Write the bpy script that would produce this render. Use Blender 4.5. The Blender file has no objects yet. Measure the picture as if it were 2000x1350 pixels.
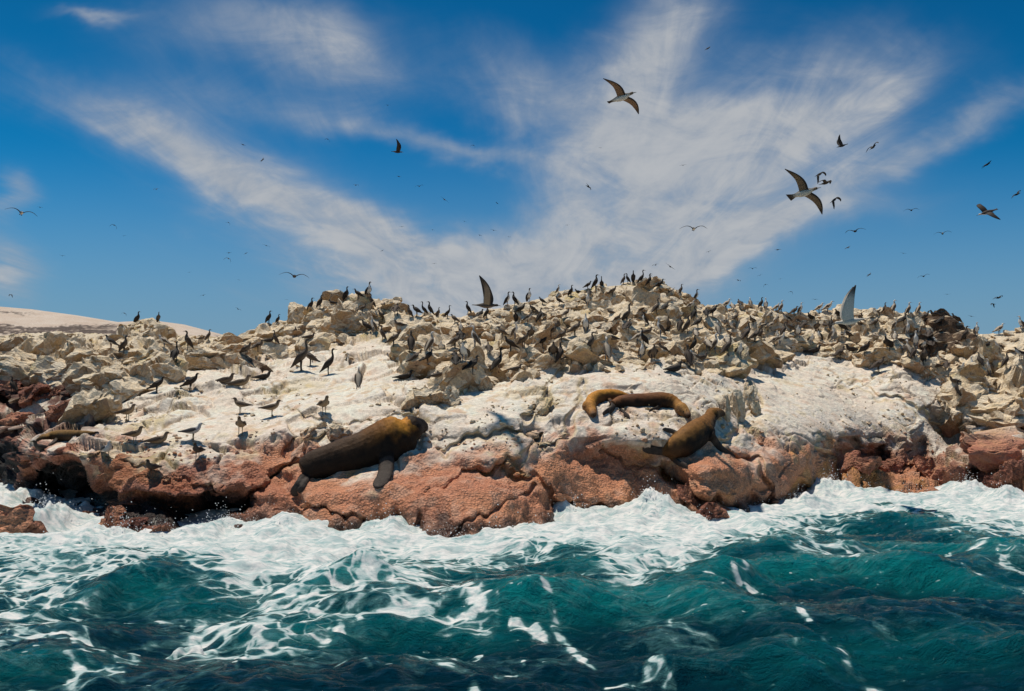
import bpy, bmesh, math, random
import numpy as np
from mathutils import Vector, Matrix
from mathutils.bvhtree import BVHTree

random.seed(7)
S = bpy.context.scene
COL = S.collection
R = math.radians

# ------------------------------------------------------------------ camera
FPX, CX, CY, HOR = 1500.0, 1000.0, 675.0, 800.0      # photo pixels
CAMZ = 2.2                                            # standing in a small boat
TH = math.atan((HOR - CY) / FPX)
cam = bpy.data.cameras.new('camera')
cam.sensor_width = 36.0
cam.lens = 36.0 * FPX / 2000.0
cam.clip_start, cam.clip_end = 0.1, 60000.0
camo = bpy.data.objects.new('camera', cam)
COL.objects.link(camo)
camo.location = (0, 0, CAMZ)
camo.rotation_euler = (math.pi / 2 + TH, 0, 0)
S.camera = camo

# ------------------------------------------------------------------ sun + sky
SUN_EL, SUN_AZ = R(74), R(-58)                        # high, behind the island, a little to the left
SUND = Vector((math.sin(SUN_AZ) * math.cos(SUN_EL), math.cos(SUN_AZ) * math.cos(SUN_EL), math.sin(SUN_EL)))
sl = bpy.data.lights.new('sun', 'SUN')
sl.energy, sl.angle, sl.color = 4.1, R(0.55), (1.0, 0.915, 0.79)
slo = bpy.data.objects.new('sun', sl)
COL.objects.link(slo)
slo.rotation_euler = SUND.to_track_quat('Z', 'Y').to_euler()
S.view_settings.view_transform = 'Standard'
S.view_settings.look = 'None'
S.view_settings.exposure = 0.0
S.view_settings.gamma = 1.0
S.view_settings.use_curve_mapping = False
S.cycles.use_denoising = True
S.cycles.max_bounces = 4
S.cycles.diffuse_bounces = 2
S.cycles.glossy_bounces = 2
S.cycles.use_adaptive_sampling = True
S.cycles.adaptive_threshold = 0.02
S.cycles.transparent_max_bounces = 8


class NT:
    """tiny helper for node graphs"""
    def __init__(s, tree):
        s.t = tree
        s.n, s.l = tree.nodes, tree.links

    def link(s, a, sock):
        if isinstance(a, (int, float)):
            sock.default_value = a
        elif isinstance(a, (tuple, list)):
            v = list(a)
            if sock.type == 'RGBA' and len(v) == 3:
                v.append(1.0)
            sock.default_value = v
        else:
            s.l.new(a, sock)

    def m(s, op, a, b=0.0, c=None, clamp=False):
        n = s.n.new('ShaderNodeMath'); n.operation = op; n.use_clamp = clamp
        s.link(a, n.inputs[0]); s.link(b, n.inputs[1])
        if c is not None: s.link(c, n.inputs[2])
        return n.outputs[0]

    def vm(s, op, a, b=(0, 0, 0)):
        n = s.n.new('ShaderNodeVectorMath'); n.operation = op
        s.link(a, n.inputs[0]); s.link(b, n.inputs[1])
        return n.outputs[0]

    def mix(s, f, a, b, blend='MIX'):
        n = s.n.new('ShaderNodeMix'); n.data_type = 'RGBA'; n.blend_type = blend
        s.link(f, n.inputs[0]); s.link(a, n.inputs[6]); s.link(b, n.inputs[7])
        return n.outputs[2]

    def ss(s, x, lo, hi, a=0.0, b=1.0):
        n = s.n.new('ShaderNodeMapRange'); n.interpolation_type = 'SMOOTHSTEP'
        s.link(x, n.inputs[0]); s.link(lo, n.inputs[1]); s.link(hi, n.inputs[2]); s.link(a, n.inputs[3]); s.link(b, n.inputs[4])
        return n.outputs[0]

    def noise(s, vec, scale, detail=4, rough=0.55, dist=0.0, out=0):
        n = s.n.new('ShaderNodeTexNoise')
        s.link(vec, n.inputs['Vector']); n.inputs['Scale'].default_value = scale
        n.inputs['Detail'].default_value = detail; n.inputs['Roughness'].default_value = rough
        n.inputs['Distortion'].default_value = dist
        return n.outputs[out]

    def vor(s, vec, scale, feature='F1', out=0):
        n = s.n.new('ShaderNodeTexVoronoi'); n.feature = feature
        s.link(vec, n.inputs['Vector']); n.inputs['Scale'].default_value = scale
        return n.outputs[out]

    def attr(s, name, out=2):
        n = s.n.new('ShaderNodeAttribute'); n.attribute_name = name
        return n.outputs[out]

    def comb(s, x, y, z):
        n = s.n.new('ShaderNodeCombineXYZ')
        s.link(x, n.inputs[0]); s.link(y, n.inputs[1]); s.link(z, n.inputs[2])
        return n.outputs[0]

    def sep(s, v):
        n = s.n.new('ShaderNodeSeparateXYZ'); s.link(v, n.inputs[0])
        return n.outputs

    def bump(s, h, strength, dist, normal=None):
        n = s.n.new('ShaderNodeBump'); n.inputs['Strength'].default_value = strength
        n.inputs['Distance'].default_value = dist; s.link(h, n.inputs['Height'])
        if normal is not None: s.link(normal, n.inputs['Normal'])
        return n.outputs[0]


def build_world():
    w = bpy.data.worlds.new('World'); S.world = w; w.use_nodes = True
    g = NT(w.node_tree); g.n.clear()
    out = g.n.new('ShaderNodeOutputWorld'); bg = g.n.new('ShaderNodeBackground')
    g.l.new(bg.outputs[0], out.inputs[0])
    sky = g.n.new('ShaderNodeTexSky'); sky.sky_type = 'NISHITA'; sky.sun_disc = False
    sky.sun_elevation = SUN_EL; sky.sun_rotation = SUN_AZ
    sky.altitude = 0; sky.air_density = 0.75; sky.dust_density = 0.35; sky.ozone_density = 3.2
    hs = g.n.new('ShaderNodeHueSaturation'); hs.inputs['Saturation'].default_value = 1.32
    hs.inputs['Value'].default_value = 0.95
    g.l.new(sky.outputs[0], hs.inputs['Color'])
    tc = g.n.new('ShaderNodeTexCoord')
    x, y, z = g.sep(tc.outputs['Generated'])
    ya = g.m('MAXIMUM', g.m('ABSOLUTE', y), 0.02)
    a = g.m('DIVIDE', x, ya)                       # tangent of bearing
    e = g.m('DIVIDE', z, ya)                       # tangent of elevation
    zz = g.m('ADD', g.m('MAXIMUM', z, 0.0), 0.035)
    u = g.m('DIVIDE', x, zz); v = g.m('DIVIDE', y, zz)   # the flat cloud layer
    pl = g.comb(g.m('MULTIPLY', u, 1.0), g.m('MULTIPLY', v, 0.33), 0.0)
    n1 = g.noise(pl, 1.3, 6, 0.58, 0.7)
    n2 = g.noise(g.comb(g.m('MULTIPLY', u, 2.2), g.m('MULTIPLY', v, 0.55), 3.0), 1.5, 7, 0.6, 1.6)
    n3 = g.noise(g.comb(g.m('MULTIPLY', a, 1.0), g.m('MULTIPLY', e, 1.4), 5.0), 3.1, 5, 0.55, 0.4)
    aw = g.m('ADD', a, g.m('MULTIPLY', g.m('SUBTRACT', n1, 0.5), 0.14))
    ew = g.m('ADD', e, g.m('MULTIPLY', g.m('SUBTRACT', n3, 0.5), 0.16))
    # banks of cirrus: photo px, px, half length, half width, tilt (deg, up to the right), weight
    banks = [(430, 320, 340, 40, -27, 0.72), (640, 440, 320, 70, -27, 0.85), (790, 490, 280, 70, -10, 0.75),
             (500, 50, 260, 80, -8, 0.62), (650, 90, 130, 80, -40, 0.6), (330, 210, 280, 60, -14, 0.34), (600, 210, 220, 34, -14, 0.42),
             (880, 262, 250, 24, -6, 0.62), (990, 110, 190, 70, -30, 0.50), (1060, 200, 170, 50, -14, 0.50),
             (1250, 110, 180, 85, 70, 0.85), (1330, 320, 250, 130, 40, 1.15), (1230, 480, 350, 70, 14, 1.0),
             (1560, 170, 290, 95, 12, 0.85), (1480, 330, 250, 70, 33, 0.85), (1790, 290, 280, 36, 28, 0.95),
             (1060, 520, 350, 50, 2, 0.85), (1090, 380, 70, 60, 40, 0.6), (1600, 440, 220, 30, 14, 0.65),
             (0, 520, 75, 60, -30, 1.05), (0, 360, 40, 42, 0, 0.95), (160, 0, 80, 14, 0, 0.6), (930, 590, 350, 44, 0, 0.55),
             (1300, 15, 150, 60, 20, 0.65), (1740, 200, 120, 40, 50, 0.45)]
    tot = None
    ae = g.comb(aw, ew, 1.0)
    def dot(v, k):
        n = g.n.new('ShaderNodeVectorMath'); n.operation = 'DOT_PRODUCT'; g.link(v, n.inputs[0]); n.inputs[1].default_value = k
        return n.outputs['Value']
    for (px, py, hl, hw, rot, wt) in banks:
        ca, ce = (px - CX) / FPX, (HOR - py) / FPX
        c_, s_ = math.cos(R(rot)), math.sin(R(rot))
        k1, k2 = FPX / hl, FPX / hw
        p = dot(ae, (c_ * k1, s_ * k1, -(ca * c_ + ce * s_) * k1))
        q = dot(ae, (-s_ * k2, c_ * k2, -(-ca * s_ + ce * c_) * k2))
        r2 = g.m('MULTIPLY_ADD', p, p, g.m('MULTIPLY', q, q))
        tot = g.m('MULTIPLY_ADD', g.m('POWER', 0.45, r2), wt, 0.0 if tot is None else tot)
    tot = g.m('MINIMUM', tot, 1.5)
    fib = g.m('ADD', g.m('MULTIPLY', n2, 0.45), g.m('MULTIPLY', n1, 0.75))
    n4 = g.noise(g.comb(a, g.m('MULTIPLY', e, 2.0), 9.0), 8.0, 7, 0.64, 0.7)
    fib = g.m('ADD', fib, g.m('MULTIPLY', g.m('SUBTRACT', n4, 0.5), 0.55))
    den = g.m('MULTIPLY', tot, g.ss(fib, 0.24, 0.92, 0.50, 1.28))
    den = g.m('ADD', den, g.m('MULTIPLY', g.ss(n1, 0.48, 0.85), 0.14))
    wisp = g.ss(g.m('ADD', g.m('MULTIPLY', n4, 0.6), g.m('MULTIPLY', n2, 0.6)), 0.42, 0.78)
    cloud = g.mix(g.m('MULTIPLY', wisp, g.ss(den, 0.3, 1.3)), (3.45, 3.9, 4.55, 1), (5.0, 5.15, 5.35, 1))
    den = g.ss(den, 0.05, 1.40, 0.0, 0.95)
    low = g.ss(e, 0.02, 0.38, 0.95, 0.0)            # pale sea haze low down
    blue = g.mix(1.0, hs.outputs[0], (0.10, 1.0, 1.0, 1), 'MULTIPLY')
    up_ = g.ss(e, 0.18, 0.75, 1.06, 0.80)            # deeper blue overhead
    blue = g.vm('MULTIPLY', blue, g.comb(up_, up_, up_))
    skyc = g.mix(low, blue, (2.15, 3.25, 4.45, 1))
    fin = g.mix(den, skyc, cloud)
    g.link(fin, bg.inputs[0])
    bg.inputs[1].default_value = 0.095
    w.cycles.sampling_method = 'MANUAL'; w.cycles.sample_map_resolution = 256
build_world()


# ------------------------------------------------------------------ pixels <-> places
def ray(px, py):
    a, b = (px - CX) / FPX, (CY - py) / FPX
    return np.stack([a + 0 * b, math.cos(TH) - b * math.sin(TH) + 0 * a, math.sin(TH) + b * math.cos(TH) + 0 * a], -1)

def at(px, py, D):
    d = ray(np.asarray(px, float), np.asarray(py, float))
    return d * (np.asarray(D, float) / d[..., 1])[..., None] + np.array([0, 0, CAMZ])

def topx(P):
    P = np.asarray(P, float) - np.array([0, 0, CAMZ])
    dep = P[..., 1] * math.cos(TH) + P[..., 2] * math.sin(TH)
    up = -P[..., 1] * math.sin(TH) + P[..., 2] * math.cos(TH)
    return CX + FPX * P[..., 0] / dep, CY - FPX * up / dep

def water_D(px, py):
    d = ray(px, py)
    return d[..., 1] * (CAMZ / np.maximum(-d[..., 2], 1e-3))


# ------------------------------------------------------------------ array noise
def _h(ix, iy, iz, seed):
    h = (ix.astype(np.uint32) * np.uint32(374761393)) ^ (iy.astype(np.uint32) * np.uint32(668265263)) ^ (iz.astype(np.uint32) * np.uint32(2147483647)) ^ np.uint32(seed * 974711 + 12345)
    h = (h ^ (h >> np.uint32(13))) * np.uint32(1274126177)
    h = (h ^ (h >> np.uint32(16))) * np.uint32(2246822519)
    return h ^ (h >> np.uint32(15))

def _f(h):
    return (h & np.uint32(0xFFFF)).astype(np.float32) / 32767.5 - 1.0

def perlin(P, scale, seed=0):
    p = (P * scale).astype(np.float32)
    i = np.floor(p).astype(np.int64); f = p - i
    w = f * f * f * (f * (f * 6 - 15) + 10)
    res = 0
    for dx in (0, 1):
        wx = w[:, 0] if dx else 1 - w[:, 0]
        for dy in (0, 1):
            wy = w[:, 1] if dy else 1 - w[:, 1]
            for dz in (0, 1):
                wz = w[:, 2] if dz else 1 - w[:, 2]
                h = _h(i[:, 0] + dx, i[:, 1] + dy, i[:, 2] + dz, seed)
                gx, gy = _f(h), _f(h >> np.uint32(8)); gz = _f(h * np.uint32(2654435761))
                res = res + wx * wy * wz * (gx * (f[:, 0] - dx) + gy * (f[:, 1] - dy) + gz * (f[:, 2] - dz))
    return res * 1.3

def fbm(P, scale, octs, seed=0, gain=0.5, ridged=False):
    a, tot = 1.0, 0
    for o in range(octs):
        n = perlin(P, scale * 2.03 ** o, seed + o * 7)
        if ridged: n = 0.5 - np.abs(n) * 1.6
        tot = tot + a * n; a *= gain
    return tot

def facets(P, cell, seed, tilt=0.9, off=0.45):
    """broken rock: every Worley cell is a tilted plane; returns height and edge distance, in cells"""
    p = (P / cell).astype(np.float32)
    i = np.floor(p).astype(np.int64); f = p - i
    d1 = np.full(len(p), 9.0, np.float32); d2 = d1.copy(); val = np.zeros(len(p), np.float32)
    for dx in (-1, 0, 1):
        for dy in (-1, 0, 1):
            for dz in (-1, 0, 1):
                h = _h(i[:, 0] + dx, i[:, 1] + dy, i[:, 2] + dz, seed)
                h2 = h * np.uint32(2654435761); h2 = h2 ^ (h2 >> np.uint32(15)); h3 = h2 * np.uint32(2246822519); h3 = h3 ^ (h3 >> np.uint32(13))
                qx = f[:, 0] - dx - 0.5 - 0.45 * _f(h); qy = f[:, 1] - dy - 0.5 - 0.45 * _f(h >> np.uint32(8)); qz = f[:, 2] - dz - 0.5 - 0.45 * _f(h2)
                d = np.sqrt(qx * qx + qy * qy + qz * qz)
                v = tilt * (qx * _f(h2 >> np.uint32(9)) + qy * _f(h3) + qz * _f(h3 >> np.uint32(11))) + off * _f(h3 >> np.uint32(5))
                near = d < d1
                d2 = np.where(near, d1, np.minimum(d2, d)); val = np.where(near, v, val); d1 = np.where(near, d, d1)
    return val, d2 - d1

def sstep(x, lo, hi):
    t = np.clip((x - lo) / (hi - lo), 0, 1)
    return t * t * (3 - 2 * t)

def pline(x, pts):
    pts = np.array(pts, float)
    return np.interp(x, pts[:, 0], pts[:, 1])

def seg_dist(px, py, pts):
    """distance in px to a polyline"""
    best = np.full(px.shape, 1e9)
    for (x0, y0), (x1, y1) in zip(pts[:-1], pts[1:]):
        dx, dy = x1 - x0, y1 - y0
        t = np.clip(((px - x0) * dx + (py - y0) * dy) / (dx * dx + dy * dy + 1e-9), 0, 1)
        best = np.minimum(best, np.hypot(px - x0 - t * dx, py - y0 - t * dy))
    return best

def smooth2(A, k):
    for _ in range(k):
        B = np.pad(A, 1, mode='edge')
        A = (B[:-2, 1:-1] + B[2:, 1:-1] + B[1:-1, :-2] + B[1:-1, 2:] + 4 * B[1:-1, 1:-1]) / 8
    return A

def grid_normals(G):
    du = np.gradient(G, axis=1); dv = np.gradient(G, axis=0)
    n = np.cross(du, dv); n /= np.linalg.norm(n, axis=-1, keepdims=True) + 1e-9
    return n

def grid_mesh(name, G, attrs=None, colors=None):
    nr, nc = G.shape[:2]
    me = bpy.data.meshes.new(name)
    idx = np.arange(nr * nc).reshape(nr, nc)
    q = np.stack([idx[:-1, :-1], idx[:-1, 1:], idx[1:, 1:], idx[1:, :-1]], -1).reshape(-1, 4)
    me.vertices.add(nr * nc); me.vertices.foreach_set('co', G.reshape(-1).astype(np.float32))
    me.loops.add(q.size); me.loops.foreach_set('vertex_index', q.reshape(-1).astype(np.int32))
    me.polygons.add(len(q)); me.polygons.foreach_set('loop_start', (np.arange(len(q)) * 4).astype(np.int32))
    me.polygons.foreach_set('use_smooth', np.ones(len(q), bool))
    me.update(calc_edges=True)
    for k, a in (attrs or {}).items():
        at_ = me.attributes.new(k, 'FLOAT', 'POINT'); at_.data.foreach_set('value', a.reshape(-1).astype(np.float32))
    for k, c in (colors or {}).items():
        c4 = np.concatenate([c.reshape(-1, 3), np.ones((nr * nc, 1))], 1)
        at_ = me.attributes.new(k, 'FLOAT_COLOR', 'POINT'); at_.data.foreach_set('color', c4.reshape(-1).astype(np.float32))
    return me

def link(name, data, parent=None):
    o = bpy.data.objects.new(name, data); COL.objects.link(o)
    if parent is not None: o.parent = parent
    return o

def tag(o, label=None, cat=None, group=None, kind=None):
    if label: o['label'] = label
    if cat: o['category'] = cat
    if group: o['group'] = group
    if kind: o['kind'] = kind
    return o

def new_mat(name):
    m = bpy.data.materials.new(name); m.use_nodes = True
    g = NT(m.node_tree); b = g.n['Principled BSDF']
    return m, g, b


# ------------------------------------------------------------------ materials of the ground
def mat_rock_ground():
    m, g, b = new_mat('rock_ground')
    geo = g.n.new('ShaderNodeNewGeometry')
    P = geo.outputs['Position']
    base = g.attr('tint', 0); rough = g.attr('pebble')
    n1 = g.noise(P, 9.0, 6, 0.62)
    n2 = g.noise(P, 34.0, 4, 0.6)
    vo = g.vor(P, 21.0)
    f1 = g.ss(n1, 0.25, 0.75, 0.80, 1.14)
    f2 = g.ss(n2, 0.3, 0.7, 0.88, 1.10)
    pits = g.ss(vo, 0.05, 0.55, 1.14, 0.62)
    f3 = g.m('ADD', g.m('MULTIPLY', rough, pits), g.m('SUBTRACT', 1.0, rough))
    f = g.m('MULTIPLY', g.m('MULTIPLY', f1, f2), f3)
    n = g.vm('MULTIPLY', base, g.comb(f, f, f))
    g.link(n, b.inputs['Base Color'])
    wet = g.attr('wet')
    g.link(g.ss(wet, 0.0, 1.0, 0.92, 0.38), b.inputs['Roughness'])
    b.inputs['Specular IOR Level'].default_value = 0.35
    h = g.m('ADD', g.m('MULTIPLY', n1, 1.0), g.m('MULTIPLY', n2, 0.3))
    h = g.m('SUBTRACT', h, g.m('MULTIPLY', g.m('MULTIPLY', vo, rough), 0.75))
    g.link(g.bump(h, 0.8, 0.07), b.inputs['Normal'])
    return m

M_GROUND = mat_rock_ground()

# ------------------------------------------------------------------ the island, row by row from waterline to ridge
WL = [(-300, 950), (0, 952), (34, 960), (52, 1000), (130, 1002), (250, 1034), (300, 1047), (360, 1042), (420, 1026), (520, 1032), (600, 1036),
      (700, 1040), (780, 1032), (805, 1046), (900, 1052), (1000, 1042), (1060, 1030), (1130, 1008), (1218, 1008), (1238, 1004), (1310, 1004), (1332, 1012),
      (1372, 1022), (1430, 1002), (1520, 985), (1600, 966), (1670, 958), (1710, 966), (1770, 971), (1860, 966), (1900, 952), (1960, 966), (2000, 976), (2300, 985)]
RIDGE = [(-300, 662), (0, 657), (60, 651), (100, 649), (130, 652), (228, 652), (243, 636), (275, 629), (300, 623), (328, 640), (345, 657), (440, 657),
         (500, 656), (516, 636), (560, 626), (600, 606), (640, 592), (680, 583), (720, 581), (778, 586), (788, 604), (800, 619), (850, 613), (900, 621),
         (930, 613), (960, 606), (990, 600), (1010, 595), (1060, 581), (1090, 571), (1150, 563), (1210, 553), (1250, 549), (1300, 560), (1330, 570),
         (1360, 586), (1380, 600), (1395, 610), (1420, 604), (1450, 593), (1490, 599), (1520, 606), (1560, 613), (1640, 612), (1690, 606), (1740, 609),
         (1790, 613), (1830, 613), (1860, 626), (1890, 641), (1910, 655), (1950, 651), (1980, 646), (2000, 641), (2300, 640)]
PROFILE = {  # photo column -> (photo row, metres away) from the waterline up
    -300: [(900, 22.6), (880, 22.9), (830, 23.6), (780, 24.8), (730, 27.5), (690, 35), (662, 58)],
    30: [(900, 22.0), (880, 22.4), (830, 23.0), (780, 24.0), (730, 26.5), (690, 34), (657, 58)],
    56: [(900, 16.6), (880, 16.5), (855, 17.6), (830, 19.5), (780, 23), (730, 26), (690, 33), (651, 58)],
    150: [(950, 16.3), (900, 16.0), (882, 16.1), (850, 17.5), (820, 19.3), (790, 21.5), (740, 24), (700, 31), (652, 58)],
    300: [(960, 14.6), (900, 15.4), (880, 15.9), (850, 17.0), (800, 19), (750, 21.5), (700, 28), (623, 56)],
    450: [(960, 14.9), (900, 15.8), (850, 17.2), (800, 19), (730, 22), (680, 31), (657, 46)],
    560: [(960, 14.5), (900, 15.4), (850, 16.8), (800, 18.7), (740, 21.2), (700, 25.5), (660, 31), (626, 38)],
    700: [(950, 14.4), (900, 15.0), (830, 16.2), (790, 18.1), (740, 21), (690, 25), (640, 31), (581, 38)],
    850: [(950, 14.3), (870, 15.4), (800, 17.3), (770, 18.6), (720, 21.5), (680, 25.5), (613, 36)],
    1000: [(950, 14.5), (880, 15.5), (820, 16.8), (770, 18.6), (720, 21.5), (680, 25.5), (597, 38)],
    1130: [(930, 16.2), (900, 16.5), (850, 16.9), (800, 17.7), (750, 19.3), (715, 21.5), (680, 25.5), (620, 32), (566, 40)],
    1240: [(940, 16.5), (900, 16.7), (860, 17.0), (815, 17.6), (750, 19.4), (715, 21.5), (640, 31), (550, 41)],
    1370: [(960, 15.6), (900, 16.4), (850, 17.1), (800, 18.1), (740, 20.6), (700, 23.8), (640, 31), (592, 39)],
    1520: [(900, 18.3), (870, 18.9), (835, 20.2), (800, 21.7), (770, 23.3), (740, 25), (700, 27.8), (650, 33), (606, 39)],
    1680: [(900, 22.3), (870, 22.7), (835, 23.5), (800, 24.6), (750, 26.6), (700, 29), (650, 33), (607, 38)],
    1770: [(930, 21.8), (912, 22.6), (880, 23.0), (800, 24.4), (750, 25.6), (700, 27.7), (650, 32.5), (612, 37)],
    1850: [(920, 21.8), (880, 23.2), (800, 25), (740, 26.5), (700, 28.5), (660, 33), (620, 38)],
    2000: [(920, 19.6), (900, 20.2), (860, 21.8), (800, 24.3), (740, 27.5), (700, 30.5), (641, 38)],
    2300: [(920, 19.6), (900, 20.2), (860, 21.8), (800, 24.3), (740, 27.5), (700, 30.5), (641, 38)],
}
# hollows (+) and swells (-): photo col, row, half width, half height, tilt, metres deeper
HOLLOWS = [(112, 950, 66, 46, 0, 2.6), (170, 980, 62, 30, 10, 2.0), (440, 990, 52, 30, -5, 1.8), (372, 1008, 64, 30, 10, 1.6), (290, 1000, 40, 30, 20, 0.7),
           (545, 935, 26, 18, 25, 0.35), (40, 905, 20, 30, 0, 0.8), (30, 795, 45, 22, 20, 1.6), (110, 815, 40, 16, 15, 1.3), (60, 842, 60, 14, 0, 0.8),
           (1655, 885, 26, 28, 30, 0.7), (1712, 900, 24, 40, 10, 1.0), (1798, 880, 18, 28, 0, 0.8), (1872, 852, 62, 26, 42, 1.6), (1745, 925, 60, 18, 0, 0.6),
           (1330, 948, 46, 11, 38, 0.55), (1560, 962, 18, 24, 0, 0.5), (205, 770, 20, 40, 0, 0.6), (1925, 930, 40, 26, 0, 0.9), (1982, 905, 24, 20, 0, 0.7),
           (1062, 795, 12, 22, 20, 0.5), (1462, 800, 30, 30, 40, 0.6),
           (470, 830, 170, 40, -8, -0.25), (330, 860, 150, 16, 0, -0.15), (940, 806, 125, 46, -6, -0.35), (965, 880, 100, 28, -4, -0.25), (1260, 845, 80, 30, 0, -0.3),
           (1220, 735, 90, 22, 0, -0.35), (1600, 800, 150, 60, 12, -0.35), (700, 985, 120, 50, -6, -0.3), (930, 985, 90, 55, 30, -0.45), (1130, 950, 100, 40, 12, -0.35),
           (1400, 940, 60, 40, 0, -0.4), (1520, 930, 60, 50, 0, -0.4), (640, 770, 120, 40, 0, -0.2), (745, 672, 55, 20, 0, -0.5), (1450, 770, 60, 16, 0, -0.2), (1366, 908, 76, 24, 4, -0.30), (690, 950, 130, 30, -8, -0.12), (1600, 800, 200, 66, 8, -0.1)]
CRACKS = [([(805, 1040), (830, 980), (870, 945), (910, 925), (960, 905), (1010, 892)], 5, 0.30), ([(560, 960), (620, 1000), (680, 1012), (730, 1032)], 5, 0.25),
          ([(862, 884), (890, 865), (930, 850), (975, 843), (1040, 850)], 5, 0.35), ([(1296, 903), (1320, 925), (1345, 955), (1400, 985), (1440, 994)], 7, 0.6),
          ([(980, 910), (1040, 930), (1080, 960), (1115, 978)], 6, 0.3), ([(1050, 872), (1085, 866), (1112, 845), (1122, 812), (1136, 775), (1140, 748)], 6, 0.35),
          ([(1035, 805), (1063, 792), (1070, 765), (1085, 730), (1100, 712)], 7, 0.45), ([(1405, 872), (1440, 832), (1478, 795), (1470, 760)], 6, 0.35),
          ([(478, 978), (540, 928), (592, 900)], 7, 0.4), ([(1548, 866), (1546, 905), (1530, 925)], 3, 0.2), ([(1600, 880), (1648, 912), (1668, 935)], 6, 0.4),
          ([(1650, 745), (1720, 770), (1800, 800), (1850, 850)], 5, 0.4), ([(0, 700), (60, 735), (130, 762), (190, 800)], 7, 0.6), ([(140, 884), (240, 905), (330, 932), (420, 955)], 5, 0.25),
          ([(1180, 868), (1200, 900), (1260, 915), (1300, 905)], 4, 0.2), ([(700, 870), (640, 850), (590, 860), (560, 890)], 5, 0.3), ([(230, 830), (290, 845), (330, 800), (350, 770)], 4, 0.2),
          ([(560, 800), (640, 825), (720, 820), (820, 805), (880, 790)], 4, 0.3), ([(1040, 870), (1010, 900)], 4, 0.2), ([(1340, 990), (1350, 960)], 4, 0.3),
          ([(1420, 880), (1480, 900), (1500, 940), (1490, 985)], 5, 0.35), ([(420, 700), (520, 760), (600, 770)], 3, 0.15), ([(880, 1050), (930, 1010), (1000, 985), (1040, 950)], 4, 0.2)]
# lower edge of the white guano coat
RED = [(-300, 820), (0, 800), (40, 872), (150, 880), (250, 892), (330, 918), (420, 912), (480, 890), (540, 892), (580, 902), (650, 925), (740, 935), (830, 880),
       (900, 890), (1000, 884), (1060, 868), (1120, 848), (1180, 860), (1300, 872), (1440, 864), (1480, 890), (1520, 866), (1600, 882), (1640, 866), (1700, 866),
       (1760, 895), (1830, 905), (1900, 915), (2000, 888), (2300, 880)]
JUMBLE = [(-300, 770), (0, 770), (120, 780), (240, 760), (340, 715), (430, 705), (520, 695), (600, 672), (700, 655), (780, 690), (830, 745), (930, 748), (1000, 735),
          (1080, 715), (1130, 712), (1300, 715), (1420, 715), (1480, 690), (1560, 675), (1650, 690), (1760, 700), (1830, 730), (1860, 790), (2000, 830), (2300, 830)]

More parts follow.
